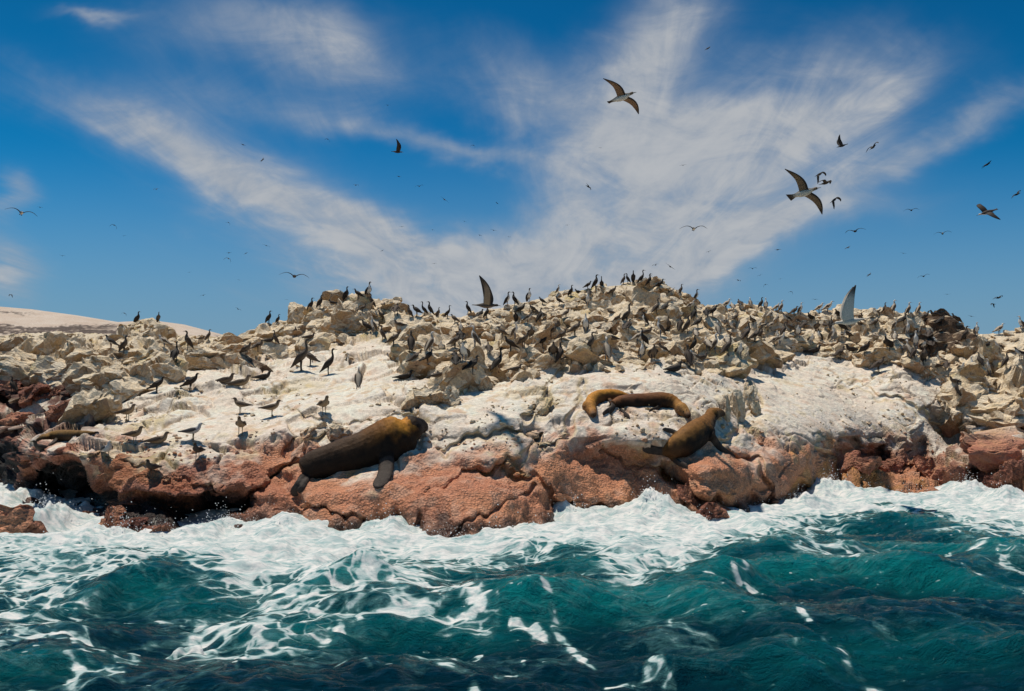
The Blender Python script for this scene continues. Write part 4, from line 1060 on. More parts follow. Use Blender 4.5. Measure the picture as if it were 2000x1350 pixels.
sea_lion('small olive-brown sea lion asleep by the dark red rocks, beside the gulls',
         [(180, 846, 4), (165, 848, 7), (142, 850, 10), (118, 851, 11), (98, 853, 9.5)],
         [([(112, 856, 0), (104, 864, 0), (94, 870, 0)], 5, 4, 2), ([(178, 847, 0), (186, 846, 0), (194, 845, 0)], 4, 4, 2)],
         [(0, (.20, .11, .035), (.05, .03, .015)), (1, (.28, .15, .045), (.05, .03, .015)), (2, (.16, .09, .03), (.06, .04, .02))],
         [(86, 856, 8.5), (78, 859, 6), (73, 861, 4)], voxel=.016)


# ------------------------------------------------------------------ seabirds
def mat_plumage():
    m, g, b = new_mat('plumage')
    tc = g.n.new('ShaderNodeTexCoord'); P = tc.outputs['Object']
    n = g.noise(g.vm('MULTIPLY', P, (1, 2.5, 1)), 38.0, 4, 0.65)
    f = g.ss(n, 0.3, 0.7, 0.80, 1.18)
    g.link(g.vm('MULTIPLY', g.attr('tint', 0), g.comb(f, f, f)), b.inputs['Base Color'])
    b.inputs['Roughness'].default_value = 0.7; b.inputs['Specular IOR Level'].default_value = 0.25
    return m
M_BIRD = mat_plumage()

class BB:
    """collects lofts with a colour for every vertex"""
    def __init__(s): s.V, s.F, s.C, s.n = [], [], [], 0
    def add(s, C, ra, rb, side, seg, back, belly=None):
        V, F = loft(C, ra, rb, side, seg)
        k = len(C); back = np.array(back, float); belly = back if belly is None else np.array(belly, float)
        back = back if back.ndim == 2 else np.tile(back, (k, 1)); belly = belly if belly.ndim == 2 else np.tile(belly, (k, 1))
        w = sstep(np.sin(np.linspace(0, 2 * math.pi, seg, endpoint=False)), -0.1, 0.5)[None, :, None]
        s.C.append((back[:, None] * (1 - w) + belly[:, None] * w).reshape(-1, 3))
        s.V.append(V); s.F += [tuple(i + s.n for i in f) for f in F]; s.n += len(V)
    def mesh(s, name):
        me = bpy.data.meshes.new(name); V = np.concatenate(s.V); me.from_pydata(V.tolist(), [], s.F); me.update()
        c = np.concatenate([np.concatenate(s.C), np.ones((len(V), 1))], 1)
        a = me.attributes.new('tint', 'FLOAT_COLOR', 'POINT'); a.data.foreach_set('color', c.reshape(-1).astype(np.float32))
        me.polygons.foreach_set('use_smooth', np.ones(len(me.polygons), bool)); me.materials.append(M_BIRD)
        bm = bmesh.new(); bm.from_mesh(me); bmesh.ops.recalc_face_normals(bm, faces=bm.faces); bm.to_mesh(me); bm.free()
        return me

BLK, DBR, BRN2, WHT, PAL, GRY, TANB = (.030, .024, .020), (.055, .040, .030), (.13, .09, .06), (.66, .63, .58), (.42, .35, .27), (.34, .33, .33), (.26, .19, .12)
# spine rows: x forward, z up, half width, half depth, back colour, belly colour
POSE = {
    'upright': dict(sp=[(-.20, .05, .028, .008), (-.14, .14, .05, .03), (-.085, .22, .078, .062), (-.015, .32, .098, .088), (.035, .42, .088, .082), (.05, .495, .055, .056), (.045, .55, .033, .034), (.035, .60, .027, .028), (.045, .645, .027, .029), (.075, .672, .029, .028), (.105, .672, .022, .021)],
                    bill=[(.10, .671, .012), (.14, .668, .008), (.185, .660, .005)], wing=[(.035, .085, .46, .03), (-.02, .105, .36, .062), (-.10, .085, .22, .055), (-.19, .03, .09, .012)], legs=((.0, .05), .24, .02)),
    'hunched': dict(sp=[(-.30, .13, .03, .008), (-.21, .18, .055, .03), (-.12, .235, .085, .065), (-.01, .30, .105, .09), (.08, .36, .09, .082), (.13, .41, .058, .055), (.15, .45, .036, .036), (.155, .485, .030, .031), (.175, .51, .030, .029), (.205, .512, .022, .021)],
                    bill=[(.20, .511, .012), (.24, .505, .008), (.285, .495, .005)], wing=[(.08, .09, .38, .03), (.0, .115, .32, .065), (-.13, .095, .23, .05), (-.29, .03, .15, .012)], legs=((.0, .05), .24, .02)),
    'tall': dict(sp=[(-.24, .07, .028, .008), (-.16, .15, .05, .03), (-.09, .235, .078, .062), (-.01, .32, .098, .085), (.06, .40, .085, .075), (.095, .46, .052, .05), (.115, .52, .032, .032), (.11, .58, .025, .026), (.095, .635, .023, .024), (.10, .69, .024, .026), (.125, .72, .027, .026), (.155, .718, .02, .019)],
                 bill=[(.15, .717, .011), (.19, .712, .008), (.235, .700, .005)], wing=[(.05, .085, .43, .03), (-.01, .105, .34, .062), (-.10, .085, .22, .05), (-.21, .03, .10, .012)], legs=((.0, .05), .24, .02)),
    'gull': dict(sp=[(-.26, .215, .03, .006), (-.18, .215, .05, .022), (-.10, .225, .072, .05), (.0, .235, .085, .068), (.075, .262, .07, .06), (.115, .30, .045, .044), (.13, .335, .036, .037), (.14, .365, .034, .035), (.165, .378, .028, .027), (.185, .376, .02, .018)],
                 bill=[(.18, .375, .011), (.21, .372, .009), (.24, .364, .005)], wing=[(.07, .075, .28, .022), (.0, .088, .26, .045), (-.12, .065, .235, .034), (-.29, .02, .215, .010)], legs=((.015, .035), .20, .012)),
    'sitting': dict(sp=[(-.30, .07, .03, .006), (-.20, .08, .055, .025), (-.10, .095, .085, .06), (.02, .105, .10, .075), (.11, .135, .08, .065), (.15, .18, .048, .046), (.165, .22, .036, .037), (.18, .248, .034, .034), (.205, .256, .027, .025), (.225, .253, .019, .017)],
                    bill=[(.22, .252, .011), (.25, .249, .009), (.285, .241, .005)], wing=[(.09, .085, .16, .025), (.0, .10, .13, .05), (-.14, .075, .10, .036), (-.33, .02, .075, .010)], legs=None),
}
PAINT = {  # back, wing, breast, head, bill, leg
    'black': (BLK, BLK, (.032, .024, .020), BLK, (.10, .075, .05), (.03, .025, .02)),
    'brown': ((.075, .055, .042), (.06, .044, .034), (.12, .09, .066), (.065, .048, .038), (.12, .09, .06), (.05, .04, .03)),
    'whitebreast': (BLK, BLK, WHT, BLK, (.20, .14, .10), (.20, .10, .07)),
    'booby': (PAL, (.10, .072, .052), WHT, WHT, (.22, .22, .25), (.12, .14, .18)),
    'browngull': (BRN2, (.085, .06, .042), TANB, (.075, .052, .04), (.20, .14, .07), (.24, .18, .10)),
    'greygull': (GRY, (.06, .055, .055), (.46, .45, .44), (.40, .39, .38), (.30, .22, .07), (.26, .20, .10)),
    'darkgull': ((.05, .04, .034), (.04, .03, .026), (.075, .058, .045), (.03, .024, .02), (.16, .12, .06), (.14, .11, .07)),
}

def standing(pose, paint, apart):
    """meshes of a bird on its feet at the origin, looking along +x"""
    q = POSE[pose]; back, wing, breast, head, billc, legc = PAINT[paint]
    sp = crom(q['sp'], 22); n = len(sp); u = np.linspace(0, 1, n)
    hm = sstep(u, .66, .80)[:, None]
    bk = np.array(back) * (1 - hm) + np.array(head) * hm
    neckw = .62 if paint == 'whitebreast' else .80
    hm2 = sstep(u, neckw, neckw + .10)[:, None]; tail = (1 - sstep(u, .14, .30))[:, None]
    be = np.array(breast) * (1 - hm2) + np.array(head) * hm2; be = be * (1 - tail) + np.array(back) * tail
    body, bill, leg = BB(), BB(), BB()
    C = np.stack([sp[:, 0], 0 * u, sp[:, 1]], -1)
    body.add(C, np.maximum(sp[:, 2], .003), np.maximum(sp[:, 3], .003), (0, 1, 0), 12, bk, be)
    for s in (1, -1):
        w = crom([(x, s * y, z, r) for x, y, z, r in q['wing']], 9)
        body.add(w[:, :3], np.maximum(w[:, 3], .004), np.full(9, .016), np.tile((.25, s * .35, -1.0), (9, 1)) if pose in ('gull', 'sitting') else np.tile((.8, 0, .45), (9, 1)), 8, wing)
    b = np.array(q['bill']); bc = bill if apart else body
    bc.add(np.stack([b[:, 0], 0 * b[:, 0], b[:, 1]], -1), b[:, 2], b[:, 2], (0, 1, 0), 7, billc)
    out = []
    if q['legs']:
        (lx, ly), top, r = q['legs']
        for s in (1, -1):
            lg = BB() if apart else body
            lg.add([(lx, s * ly, top), (lx - .005, s * ly, top * .5), (lx + .005, s * ly, .012)], [r, r * .6, r * .6], [r, r * .6, r * .6], (0, 1, 0), 6, legc)
            lg.add([(lx - .02, s * ly, .008), (lx + .03, s * ly * 1.1, .008), (lx + .075, s * ly * 1.2, .006)], [.008, .022, .030], [.006, .006, .004], (0, 1, 0), 6, legc)
            if apart: out.append(('leg', lg.mesh('leg')))
    if apart: out.append(('beak', bill.mesh('beak')))
    return body.mesh('seabird'), out

def flying(wing, body_c, belly, head, under, tip, tailw=.075, apart=False, feet=None):
    """wing rows: out, forward of shoulder, up, half chord"""
    bd, bl = BB(), BB()
    sp = crom([(-.40, -.005, tailw, .006), (-.32, -.005, tailw * .75, .012), (-.22, 0, .05, .03), (-.10, 0, .078, .066), (.02, .005, .088, .08), (.12, .012, .07, .065), (.19, .02, .042, .042), (.25, .026, .032, .034), (.29, .03, .034, .035), (.325, .028, .024, .024)], 20)
    u = np.linspace(0, 1, 20); hm = sstep(u, .68, .82)[:, None]; tl = (1 - sstep(u, .12, .30))[:, None]
    bk = np.array(body_c) * (1 - hm) + np.array(head) * hm
    be = (np.array(belly) * (1 - hm) + np.array(head) * hm) * (1 - tl) + np.array(tip) * tl
    bd.add(np.stack([sp[:, 0], 0 * u, sp[:, 1]], -1), np.maximum(sp[:, 2], .004), np.maximum(sp[:, 3], .004), (0, 1, 0), 12, bk, be)
    (bl if apart else bd).add([(.32, 0, .027), (.37, 0, .022), (.425, 0, .012)], [.014, .010, .004], [.014, .010, .004], (0, 1, 0), 7, (.20, .19, .18))
    for s, wr in ((1, wing[0]), (-1, wing[1])):
        w = crom(wr, 16); v = np.linspace(0, 1, 16)[:, None]
        C = np.stack([w[:, 1], s * w[:, 0], w[:, 2]], -1)
        k = sstep(v, .62, .95); col = np.array(under) * (1 - k) + np.array(tip) * k
        dark = np.array(body_c) * (.95 if body_c[0] > .5 else .7) * (1 - k) + np.array(tip) * k
        rb = .016 * (1 - v[:, 0]) + .004
        # a broad pale panel, darker leading and trailing edge
        bd.add(C, w[:, 3], rb, (1, 0, 0), 10, dark, col) if s < 0 else bd.add(C, w[:, 3], rb, (1, 0, 0), 10, col, dark)
        m = 14; q = np.linspace(0, 1, 16)
        bd.add(C + np.array([1, 0, 0]) * (w[:, 3] * .82)[:, None], w[:, 3] * .24, rb * 1.15, (1, 0, 0), 6, (np.array(tip) * 1.1 if body_c[0] < .5 else col * .95))
    if feet: bd.add([(-.16, .03, -.04), (-.24, .04, -.12)], [.02, .025], [.012, .008], (0, 1, 0), 6, feet); bd.add([(-.16, -.03, -.04), (-.25, -.04, -.10)], [.02, .025], [.012, .008], (0, 1, 0), 6, feet)
    out = [('beak', bl.mesh('beak'))] if apart else []
    return bd.mesh('flying_seabird'), out

def wings(kind):
    a = {'glide': [(.05, .03, .01, .11), (.22, .075, .04, .105), (.38, .09, .05, .088), (.56, .06, .045, .060), (.77, -.01, .03, .010)],
         'arch': [(.05, .03, .01, .10), (.20, .06, .11, .105), (.38, .08, .15, .095), (.56, .02, .10, .07), (.73, -.09, .0, .015)],
         'raise': [(.05, .03, .02, .12), (.10, .03, .18, .135), (.14, -.03, .38, .12), (.16, -.12, .58, .085), (.18, -.27, .80, .012)],
         'up': [(.05, .03, .02, .10), (.13, .05, .18, .11), (.20, .07, .38, .10), (.25, .02, .58, .075), (.30, -.10, .76, .015)],
         'down': [(.05, .03, .0, .10), (.19, .06, .02, .11), (.33, .07, -.10, .10), (.43, .02, -.27, .07), (.48, -.09, -.42, .015)]}[kind]
    return a

R_, U_, B_ = np.array([1., 0, 0]), np.array([0, -math.sin(TH), math.cos(TH)]), np.array([0, -math.cos(TH), -math.sin(TH)])
def basis(F, W, px=CX, py=CY):
    v = ray(float(px), float(py)); v = v / np.linalg.norm(v)          # the bird's own line of sight
    B_ = -v; R_ = np.cross(v, np.array([0, 0, 1.0])); R_ /= np.linalg.norm(R_); U_ = np.cross(R_, v)
    F, W = np.array(F, float), np.array(W, float)
    if np.cross(F, W)[1] < 0: W = -W          # keep every bird right side up
    f = F[0] * R_ + F[1] * U_ + F[2] * B_; f /= np.linalg.norm(f)
    w = W[0] * R_ + W[1] * U_ + W[2] * B_; w -= f * (w @ f); w /= np.linalg.norm(w)
    return Matrix(np.stack([f, w, np.cross(f, w)], 1).tolist())

bpy.context.view_layer.update()
_dg = bpy.context.evaluated_depsgraph_get()
def spot(px, py):
    """the first rock seen at a photo pixel or just below it"""
    for k in range(0, 30):
        d = Vector(ray(float(px), float(py) + k).tolist()).normalized()
        ok, loc, nor, i, ob, mt = S.ray_cast(_dg, CAMP, d)
        if ok and ob.name.split('.')[0] in ('island', 'rock', 'slab', 'rubble', 'hill'): return loc.copy(), ob.name
    return None, None

YAW = {'R': 0, 'L': 180, 'F': -90, 'B': 90, 'FR': -45, 'FL': -135, 'BR': 40, 'BL': 140}
STAND = [  # px, py of the feet, pose, paint, looks, size, label
    (588, 724, 'tall', 'brown', 'R', 1.22, 'tall dark cormorant with drooping long neck, left of the lone upright cormorant'),
    (606, 715, 'hunched', 'brown', 'L', 1.0, 'dark cormorant half hidden behind a tall one on the white slope'),
    (641, 732, 'tall', 'black', 'R', 1.0, 'lone black cormorant upright on the white slope, facing right'),
    (700, 760, 'upright', 'booby', 'B', .85, 'pale-headed seabird turned away, alone mid white slope'),
    (372, 764, 'hunched', 'black', 'R', .95, 'dark hunched cormorant looking right at the upper left of the white slope'),
    (306, 768, 'hunched', 'black', 'R', .85, 'dark hunched cormorant at the left end of the white slope'),
    (248, 824, 'gull', 'browngull', 'R', 1.1, 'brown gull walking right beside the tall streaked boulder'),
    (470, 808, 'gull', 'browngull', 'L', 1.0, 'light brown gull on long legs facing left'),
    (530, 815, 'gull', 'browngull', 'R', 1.05, 'dark-headed brown gull in profile facing right, beside a left-facing gull'),
    (470, 850, 'gull', 'browngull', 'F', 1.05, 'golden-breasted brown gull facing the viewer mid white slope'),
    (376, 862, 'gull', 'greygull', 'R', 1.0, 'pale grey gull with dark wings on the white slope'),
    (262, 868, 'gull', 'browngull', 'R', 1.0, 'brown gull left of the sitting gull near the slope edge'),
    (308, 868, 'sitting', 'browngull', 'R', 1.0, 'brown gull crouched flat near the slope edge'),
    (386, 898, 'gull', 'darkgull', 'F', .9, 'dark gull directly below the pale grey gull'),
    (80, 893, 'gull', 'darkgull', 'FL', .95, 'dark gull at the tip of the ledge below the small sea lion'),
    (208, 898, 'gull', 'greygull', 'FR', 1.0, 'pale grey gull on the pink ledge above the black hollow'),
    (296, 932, 'gull', 'darkgull', 'F', .9, 'dark gull low on the pink ledge, nearest the water'),
    (632, 810, 'gull', 'browngull', 'FR', 1.1, 'brown gull standing above the bull sea lion\'s back'),
    (440, 750, 'sitting', 'brown', 'R', 1.15, 'left of two crouched brown birds on the upper white slope'),
    (468, 756, 'sitting', 'browngull', 'R', 1.25, 'right of two crouched brown birds on the upper white slope'),
    (514, 742, 'sitting', 'black', 'R', 1.0, 'crouched dark bird below the straight brown stone bar'),
    (1716, 728, 'hunched', 'brown', 'R', 1.1, 'dark brown booby-sized bird alone at the top of the right white slab'),
    (1806, 712, 'upright', 'brown', 'F', .95, 'dark upright cormorant on the edge right of the white slab'),
    (1789, 681, 'upright', 'booby', 'F', .95, 'pale upright bird in front of the dark outcrop'),
    (1640, 703, 'hunched', 'brown', 'R', 1.0, 'dark bird leaning right above the right white slab'),
    (1590, 690, 'sitting', 'black', 'R', 1.2, 'dark bird lying flat above the right white slab'),
    (1690, 695, 'hunched', 'black', 'FR', 1.0, 'black bird at the right end of the row above the slab'),
    (1664, 688, 'sitting', 'black', 'L', 1.2, 'black crouched bird in the row above the slab'),
    (1735, 685, 'hunched', 'black', 'FL', 1.0, 'black bird huddled left of the dark outcrop'),
    (1318, 728, 'sitting', 'black', 'BR', 1.2, 'black bird tucked on the rim above the lying sea lions'),
    (1345, 718, 'upright', 'brown', 'B', 1.0, 'grey-brown upright bird turned away on the rim above the sea lions'),
    (1093, 712, 'upright', 'brown', 'BR', .95, 'left bird of the pair at the foot of the main peak'),
    (1116, 710, 'hunched', 'brown', 'R', .95, 'right bird of the pair at the foot of the main peak'),
    (1186, 704, 'upright', 'booby', 'B', .95, 'grey-backed bird upright below the middle of the main peak'),
    (1254, 704, 'upright', 'booby', 'F', .85, 'pale slim bird standing above the white slab with sea lions'),
    (1276, 706, 'hunched', 'brown', 'F', .9, 'stout brown bird beside a pale slim bird above the slab'),
    (972, 728, 'tall', 'whitebreast', 'BR', .95, 'slender black and white cormorant leaning left of the white centre slab'),
    (790, 742, 'sitting', 'black', 'R', 1.0, 'black crouched bird left of the big streaked boulders'),
    (720, 583, 'upright', 'whitebreast', 'FR', 1.0, 'white-breasted cormorant atop the left knoll, right of three'),
    (700, 585, 'hunched', 'black', 'L', .85, 'middle cormorant of three atop the left knoll, looking left'),
    (676, 588, 'upright', 'black', 'FR', .95, 'left cormorant of three atop the left knoll'),
    (607, 608, 'upright', 'black', 'R', .85, 'left cormorant of a pair on the left shoulder of the knoll'),
    (625, 603, 'upright', 'black', 'R', .85, 'right cormorant of a pair on the left shoulder of the knoll'),
    (525, 632, 'upright', 'black', 'R', 1.0, 'cormorant perched lowest left on the knoll skyline'),
    (543, 632, 'upright', 'black', 'R', .7, 'small dark bird just right of the lowest skyline cormorant'),
    (650, 594, 'sitting', 'black', 'L', .8, 'crouched dark bird on the left knoll skyline'),
    (991, 598, 'upright', 'whitebreast', 'R', 1.05, 'leaning black and white cormorant left of the main peak'),
    (1005, 598, 'upright', 'black', 'L', .85, 'short dark bird close beside the leaning cormorant'),
    (1033, 588, 'upright', 'whitebreast', 'FR', 1.0, 'upright white-breasted cormorant on the left flank of the main peak'),
    (1148, 566, 'hunched', 'black', 'R', .9, 'left bird of a dark pair on the main peak skyline'),
    (1163, 566, 'upright', 'black', 'R', 1.0, 'right bird of a dark pair on the main peak skyline'),
    (1090, 574, 'upright', 'booby', 'R', .7, 'small pale bird on the left skyline of the main peak'),
    (1218, 556, 'upright', 'brown', 'R', .85, 'brown bird at the left of the summit group'),
    (1226, 554, 'upright', 'black', 'L', .8, 'black bird touching its brown neighbour at the summit'),
    (1237, 553, 'upright', 'black', 'F', .95, 'black bird facing the viewer in the summit group'),
    (1252, 556, 'tall', 'black', 'R', 1.0, 'large black bird crowning the main peak'),
    (1268, 560, 'upright', 'black', 'R', .95, 'black bird right of the large summit bird'),
    (1288, 566, 'hunched', 'black', 'R', 1.0, 'dark bird stretching right on the summit\'s right slope'),
    (1330, 576, 'upright', 'brown', 'R', .8, 'single brown bird on the right shoulder of the main peak'),
    (1360, 590, 'upright', 'whitebreast', 'R', .95, 'white-fronted bird low on the right shoulder of the main peak'),
    (1418, 606, 'hunched', 'booby', 'R', 1.05, 'white-headed booby in the dip right of the main peak'),
    (1487, 603, 'upright', 'black', 'R', .85, 'black bird beside a white bird on the right ridge'),
    (1496, 606, 'upright', 'booby', 'F', .9, 'white-fronted booby beside a black bird on the right ridge'),
    (1516, 610, 'hunched', 'booby', 'R', .9, 'left of two white boobies on the right ridge, head raised'),
    (1526, 612, 'upright', 'booby', 'R', .95, 'right of two white boobies on the right ridge'),
    (1564, 614, 'upright', 'booby', 'FR', .75, 'lone short white booby on the right ridge'),
    (1600, 612, 'hunched', 'booby', 'R', 1.0, 'left of two leaning boobies left of the raised pale wing'),
    (1617, 612, 'hunched', 'booby', 'R', 1.1, 'right of two leaning boobies left of the raised pale wing'),
    (1728, 612, 'upright', 'brown', 'R', .7, 'short brown bird right of the raised pale wing'),
    (1746, 614, 'upright', 'booby', 'R', 1.0, 'white-headed booby with dark back on the right skyline'),
    (1775, 617, 'upright', 'booby', 'R', .85, 'left booby of a close pair on the right skyline'),
    (1795, 615, 'upright', 'booby', 'R', .9, 'right booby of a close pair on the right skyline'),
    (1826, 618, 'sitting', 'brown', 'L', 1.0, 'crouched brown bird at the top of the dark outcrop'),
    (1868, 634, 'hunched', 'brown', 'L', .9, 'brown bird on the right slope of the dark outcrop'),
    (1908, 656, 'upright', 'booby', 'F', .8, 'small white booby in the notch right of the dark outcrop'),
    (1952, 654, 'hunched', 'booby', 'R', 1.05, 'leaning white-headed booby near the right picture edge'),
    (1995, 645, 'upright', 'booby', 'L', 1.0, 'booby cut off by the right picture edge'),
    (800, 622, 'upright', 'brown', 'L', .75, 'first dark bird at the left of the saddle row'),
    (814, 618, 'hunched', 'black', 'L', .85, 'second dark bird from the left of the saddle row'),
    (829, 617, 'tall', 'black', 'L', .9, 'tallest black bird in the saddle row'),
    (840, 617, 'upright', 'black', 'L', .95, 'black bird just right of the tallest saddle bird'),
    (856, 620, 'upright', 'brown', 'FR', .7, 'short brown bird in the middle of the saddle row'),
    (874, 622, 'tall', 'black', 'R', .85, 'slim black bird at the right end of the saddle row'),
    (914, 614, 'upright', 'black', 'L', .9, 'black cormorant just left of the raised dark wing'),
    (268, 634, 'upright', 'black', 'R', 1.2, 'dark bird on the small outcrop before the far hill'),
    (309, 630, 'upright', 'brown', 'FR', .95, 'second bird on the small outcrop before the far hill'),
]
CROWD = [  # px0, px1, how many, where
    (470, 690, 7, 'left knoll'), (690, 800, 10, 'hollow right of the left knoll'), (800, 985, 20, 'saddle'), (985, 1180, 27, 'main peak\'s left flank'), (1180, 1400, 30, 'main peak\'s right flank'),
    (1400, 1620, 34, 'right ridge'), (1620, 1840, 30, 'rocks around the dark outcrop'), (1840, 1995, 12, 'far right rocks'), (20, 470, 8, 'stony flat on the left')]

def build_standing():
    rng = random.Random(5)
    jobs = []
    for (px, py, pose, paint, look, sc, lab) in STAND:
        l, ob = spot(px, py)
        if l is None: print('no ground', px, py); continue
        jobs.append((l, pose, paint, YAW[look] + rng.uniform(-12, 12), sc, lab, None, py > 690))
    used = [(s[0], s[1]) for s in STAND]
    for (x0, x1, n, where) in CROWD:
        c = t = 0
        while c < n and t < 900:
            t += 1
            px = rng.uniform(x0, x1); lo, hi = pline(px, RIDGE), pline(px, JUMBLE)
            py = lo + 5 + (hi - lo - 8) * rng.random() ** 1.25
            if any(abs(px - a) < 11 and abs(py - b) < 15 for a, b in used): continue
            l, ob = spot(px, py)
            if l is None or ob == 'hill' or l.y > 62: continue
            used.append((px, py)); c += 1
            right = sstep(np.array(px), 1100, 1700)
            paint = rng.choices(['black', 'brown', 'whitebreast', 'booby'], [1.3, 4.2, .8, 1.4 + 2.6 * float(right)])[0]
            pose = rng.choices(['hunched', 'upright', 'tall', 'sitting'], [6, 3, .5, 2.5])[0]
            kd = {'black': 'black cormorant', 'brown': 'dark brown cormorant', 'whitebreast': 'white-breasted cormorant', 'booby': 'white-headed booby'}[paint]
            pz = {'hunched': 'hunched', 'upright': 'upright', 'tall': 'long-necked', 'sitting': 'crouching'}[pose]
            jobs.append((l, pose, paint, rng.choice([0, 0, 20, -25, 180, 200, -90, 90, 45]) + rng.uniform(-15, 15), rng.uniform(.74, .94), f'{pz} {kd} on the {where}', 'seabirds crowding the ridge', False))
    # tell look-alikes apart by their order along the ridge
    ORD = 'first second third fourth fifth sixth seventh eighth ninth tenth eleventh twelfth thirteenth fourteenth fifteenth'.split()
    seen = {}
    for k, j in enumerate(jobs): seen.setdefault(j[5], []).append(k)
    for lab, ks in seen.items():
        if len(ks) > 1:
            ks.sort(key=lambda k: topx(np.array(jobs[k][0][:]))[0])
            for q, k in enumerate(ks): jobs[k] = jobs[k][:5] + (f'{lab}, {ORD[q]} from left',) + jobs[k][6:]
    cache = {}
    for (l, pose, paint, yaw, sc, lab, grp, near) in jobs:
        key = (pose, paint, near)
        if key not in cache: cache[key] = standing(pose, paint, near)
        me, parts = cache[key]
        nm = 'gull' if 'gull' in paint else ('booby' if paint == 'booby' else 'cormorant')
        o = bpy.data.objects.new(nm, me); COL.objects.link(o)
        o.location = l - Vector((0, 0, .012)); o.scale = (sc,) * 3; o.rotation_euler = (0, 0, R(yaw))
        tag(o, lab, 'bird', grp or 'seabirds standing on the rocks')
        for pn, pm in parts:
            p = bpy.data.objects.new(pn, pm); COL.objects.link(p); p.parent = o
build_standing()

FLY = [  # px, py, span px, forward, left wing (right, up, towards viewer), wing beat, paint, label
    (1214, 191, 100, (.80, .22, .5), (.62, -.56, -.6), 'glide', 'big', 'large brown booby gliding high, upper of the two big flyers'),
    (1570, 377, 112, (.85, .18, .55), (.55, -.79, -.59), 'glide', 'big2', 'large brown booby with fanned tail, lower of the two big flyers'),
    (42, 416, 56, (.1, .05, 1), (1, -.12, 0), 'arch', 'pale', 'black and white bird flying with dangling feet at the left edge'),
    (575, 540, 58, (.1, 0, 1), (1, -.08, 0), 'arch', 'dark', 'dark bird with bowed wings flying left of the knoll'),
    (1355, 447, 54, (.15, 0, 1), (1, -.05, .1), 'arch', 'pale', 'long-winged pale bird gliding across the white cloud'),
    (1670, 452, 38, (-.3, 0, 1), (1, .1, .3), 'arch', 'dark', 'bird with drooping wings below the lower big booby'),
    (1928, 415, 48, (-.85, -.22, .4), (.42, -.5, .75), 'arch', 'pale', 'white-headed booby diving left near the right edge'),
    (1645, 285, 22, (-.8, -.2, .3), (.3, .5, .8), 'up', 'dark', 'left of two dark birds above the lower big booby'),
    (1705, 288, 34, (.5, .3, -.6), (.7, .45, .5), 'arch', 'dark', 'right of two dark birds above the lower big booby'),
    (1600, 341, 30, (.6, .2, .6), (.7, .5, -.4), 'down', 'dark', 'dark bird with cupped wings just above the lower big booby'),
    (1612, 358, 30, (.8, .1, .4), (-.4, .1, .9), 'arch', 'dark', 'dark bird level with the head of the lower big booby'),
    (1629, 391, 30, (.5, .3, .5), (.6, .55, -.5), 'down', 'dark', 'dark bird right below the head of the lower big booby'),
    (1927, 322, 30, (.7, .2, -.5), (.7, .4, .5), 'glide', 'dark', 'dark bird high at the right, above the diving booby'),
    (1986, 380, 28, (.7, .2, .5), (.7, .4, -.5), 'arch', 'dark', 'dark bird touching the right edge of the sky'),
    (1780, 411, 28, (.1, .1, 1), (1, 0, 0), 'arch', 'dark', 'bow-winged bird left of the diving booby'),
    (1841, 456, 32, (.1, .05, 1), (1, .05, 0), 'arch', 'pale', 'pale bow-winged bird below the diving booby'),
    (1382, 95, 22, (.8, .25, .4), (.7, .3, -.5), 'glide', 'dark', 'topmost bird in the sky'),
    (776, 297, 24, (.95, -.05, .2), (.1, .2, .9), 'up', 'dark', 'dark bird with wings raised straight up in the left middle sky'),
    (512, 313, 18, (.7, .4, .4), (.6, .6, -.4), 'glide', 'dark', 'small bird on the long left cloud streak'),
    (1149, 365, 26, (.6, -.4, .5), (.65, -.65, -.3), 'glide', 'dark', 'small slanting bird at the centre of the sky'),
    (868, 390, 22, (.3, -.2, .9), (.8, -.55, 0), 'glide', 'dark', 'small bird slanting down left of the sky centre'),
    (819, 364, 18, (.2, .1, .9), (1, .2, 0), 'arch', 'dark', 'small level bird left of the sky centre'),
    (1309, 521, 26, (.3, -.3, .9), (.75, -.6, 0), 'glide', 'dark', 'bird slanting down over the main peak'),
    (1804, 540, 24, (.2, .1, .9), (1, .25, 0), 'arch', 'dark', 'bird flying above the right ridge boobies'),
    (1470, 525, 18, (.1, .1, 1), (1, 0, 0), 'arch', 'dark', 'small bird above the dip right of the main peak'),
    (950, 597, 60, (.95, -.06, .2), (.2, .12, -.95), 'raise', 'land', 'big dark bird landing with one wing raised high over the saddle'),
    (1660, 628, 70, (-.97, -.16, .15), (.10, .06, .98), 'raise', 'white', 'pale bird with its broad white wing raised above the right ridge'),
]
SPECKS = [(305, 370, 10), (779, 345, 9), (695, 362, 10), (924, 284, 9), (757, 206, 10), (1173, 289, 8), (1334, 323, 13), (971, 397, 7), (223, 440, 12), (242, 461, 7), (122, 500, 10), (22, 576, 9), (446, 505, 13), (447, 494, 9),
          (480, 495, 9), (520, 480, 13), (785, 443, 9), (845, 449, 8), (907, 433, 8), (964, 450, 13), (937, 460, 7), (994, 463, 7), (1384, 492, 10), (1519, 488, 11), (1442, 548, 9), (1484, 538, 9), (1495, 556, 9), (1524, 545, 7),
          (1280, 518, 11), (1270, 538, 9), (1697, 537, 10), (1850, 575, 10), (1950, 582, 15), (1592, 585, 12), (397, 577, 10), (465, 604, 11), (370, 532, 7), (467, 547, 7), (848, 515, 9), (640, 272, 9), (1656, 484, 11), (1897, 618, 11),
          (1940, 594, 11), (746, 490, 7), (560, 586, 7), (243, 612, 9), (78, 405, 9), (446, 435, 8), (475, 283, 9), (1108, 440, 7), (1764, 495, 10), (1480, 590, 8), (1545, 570, 9)]

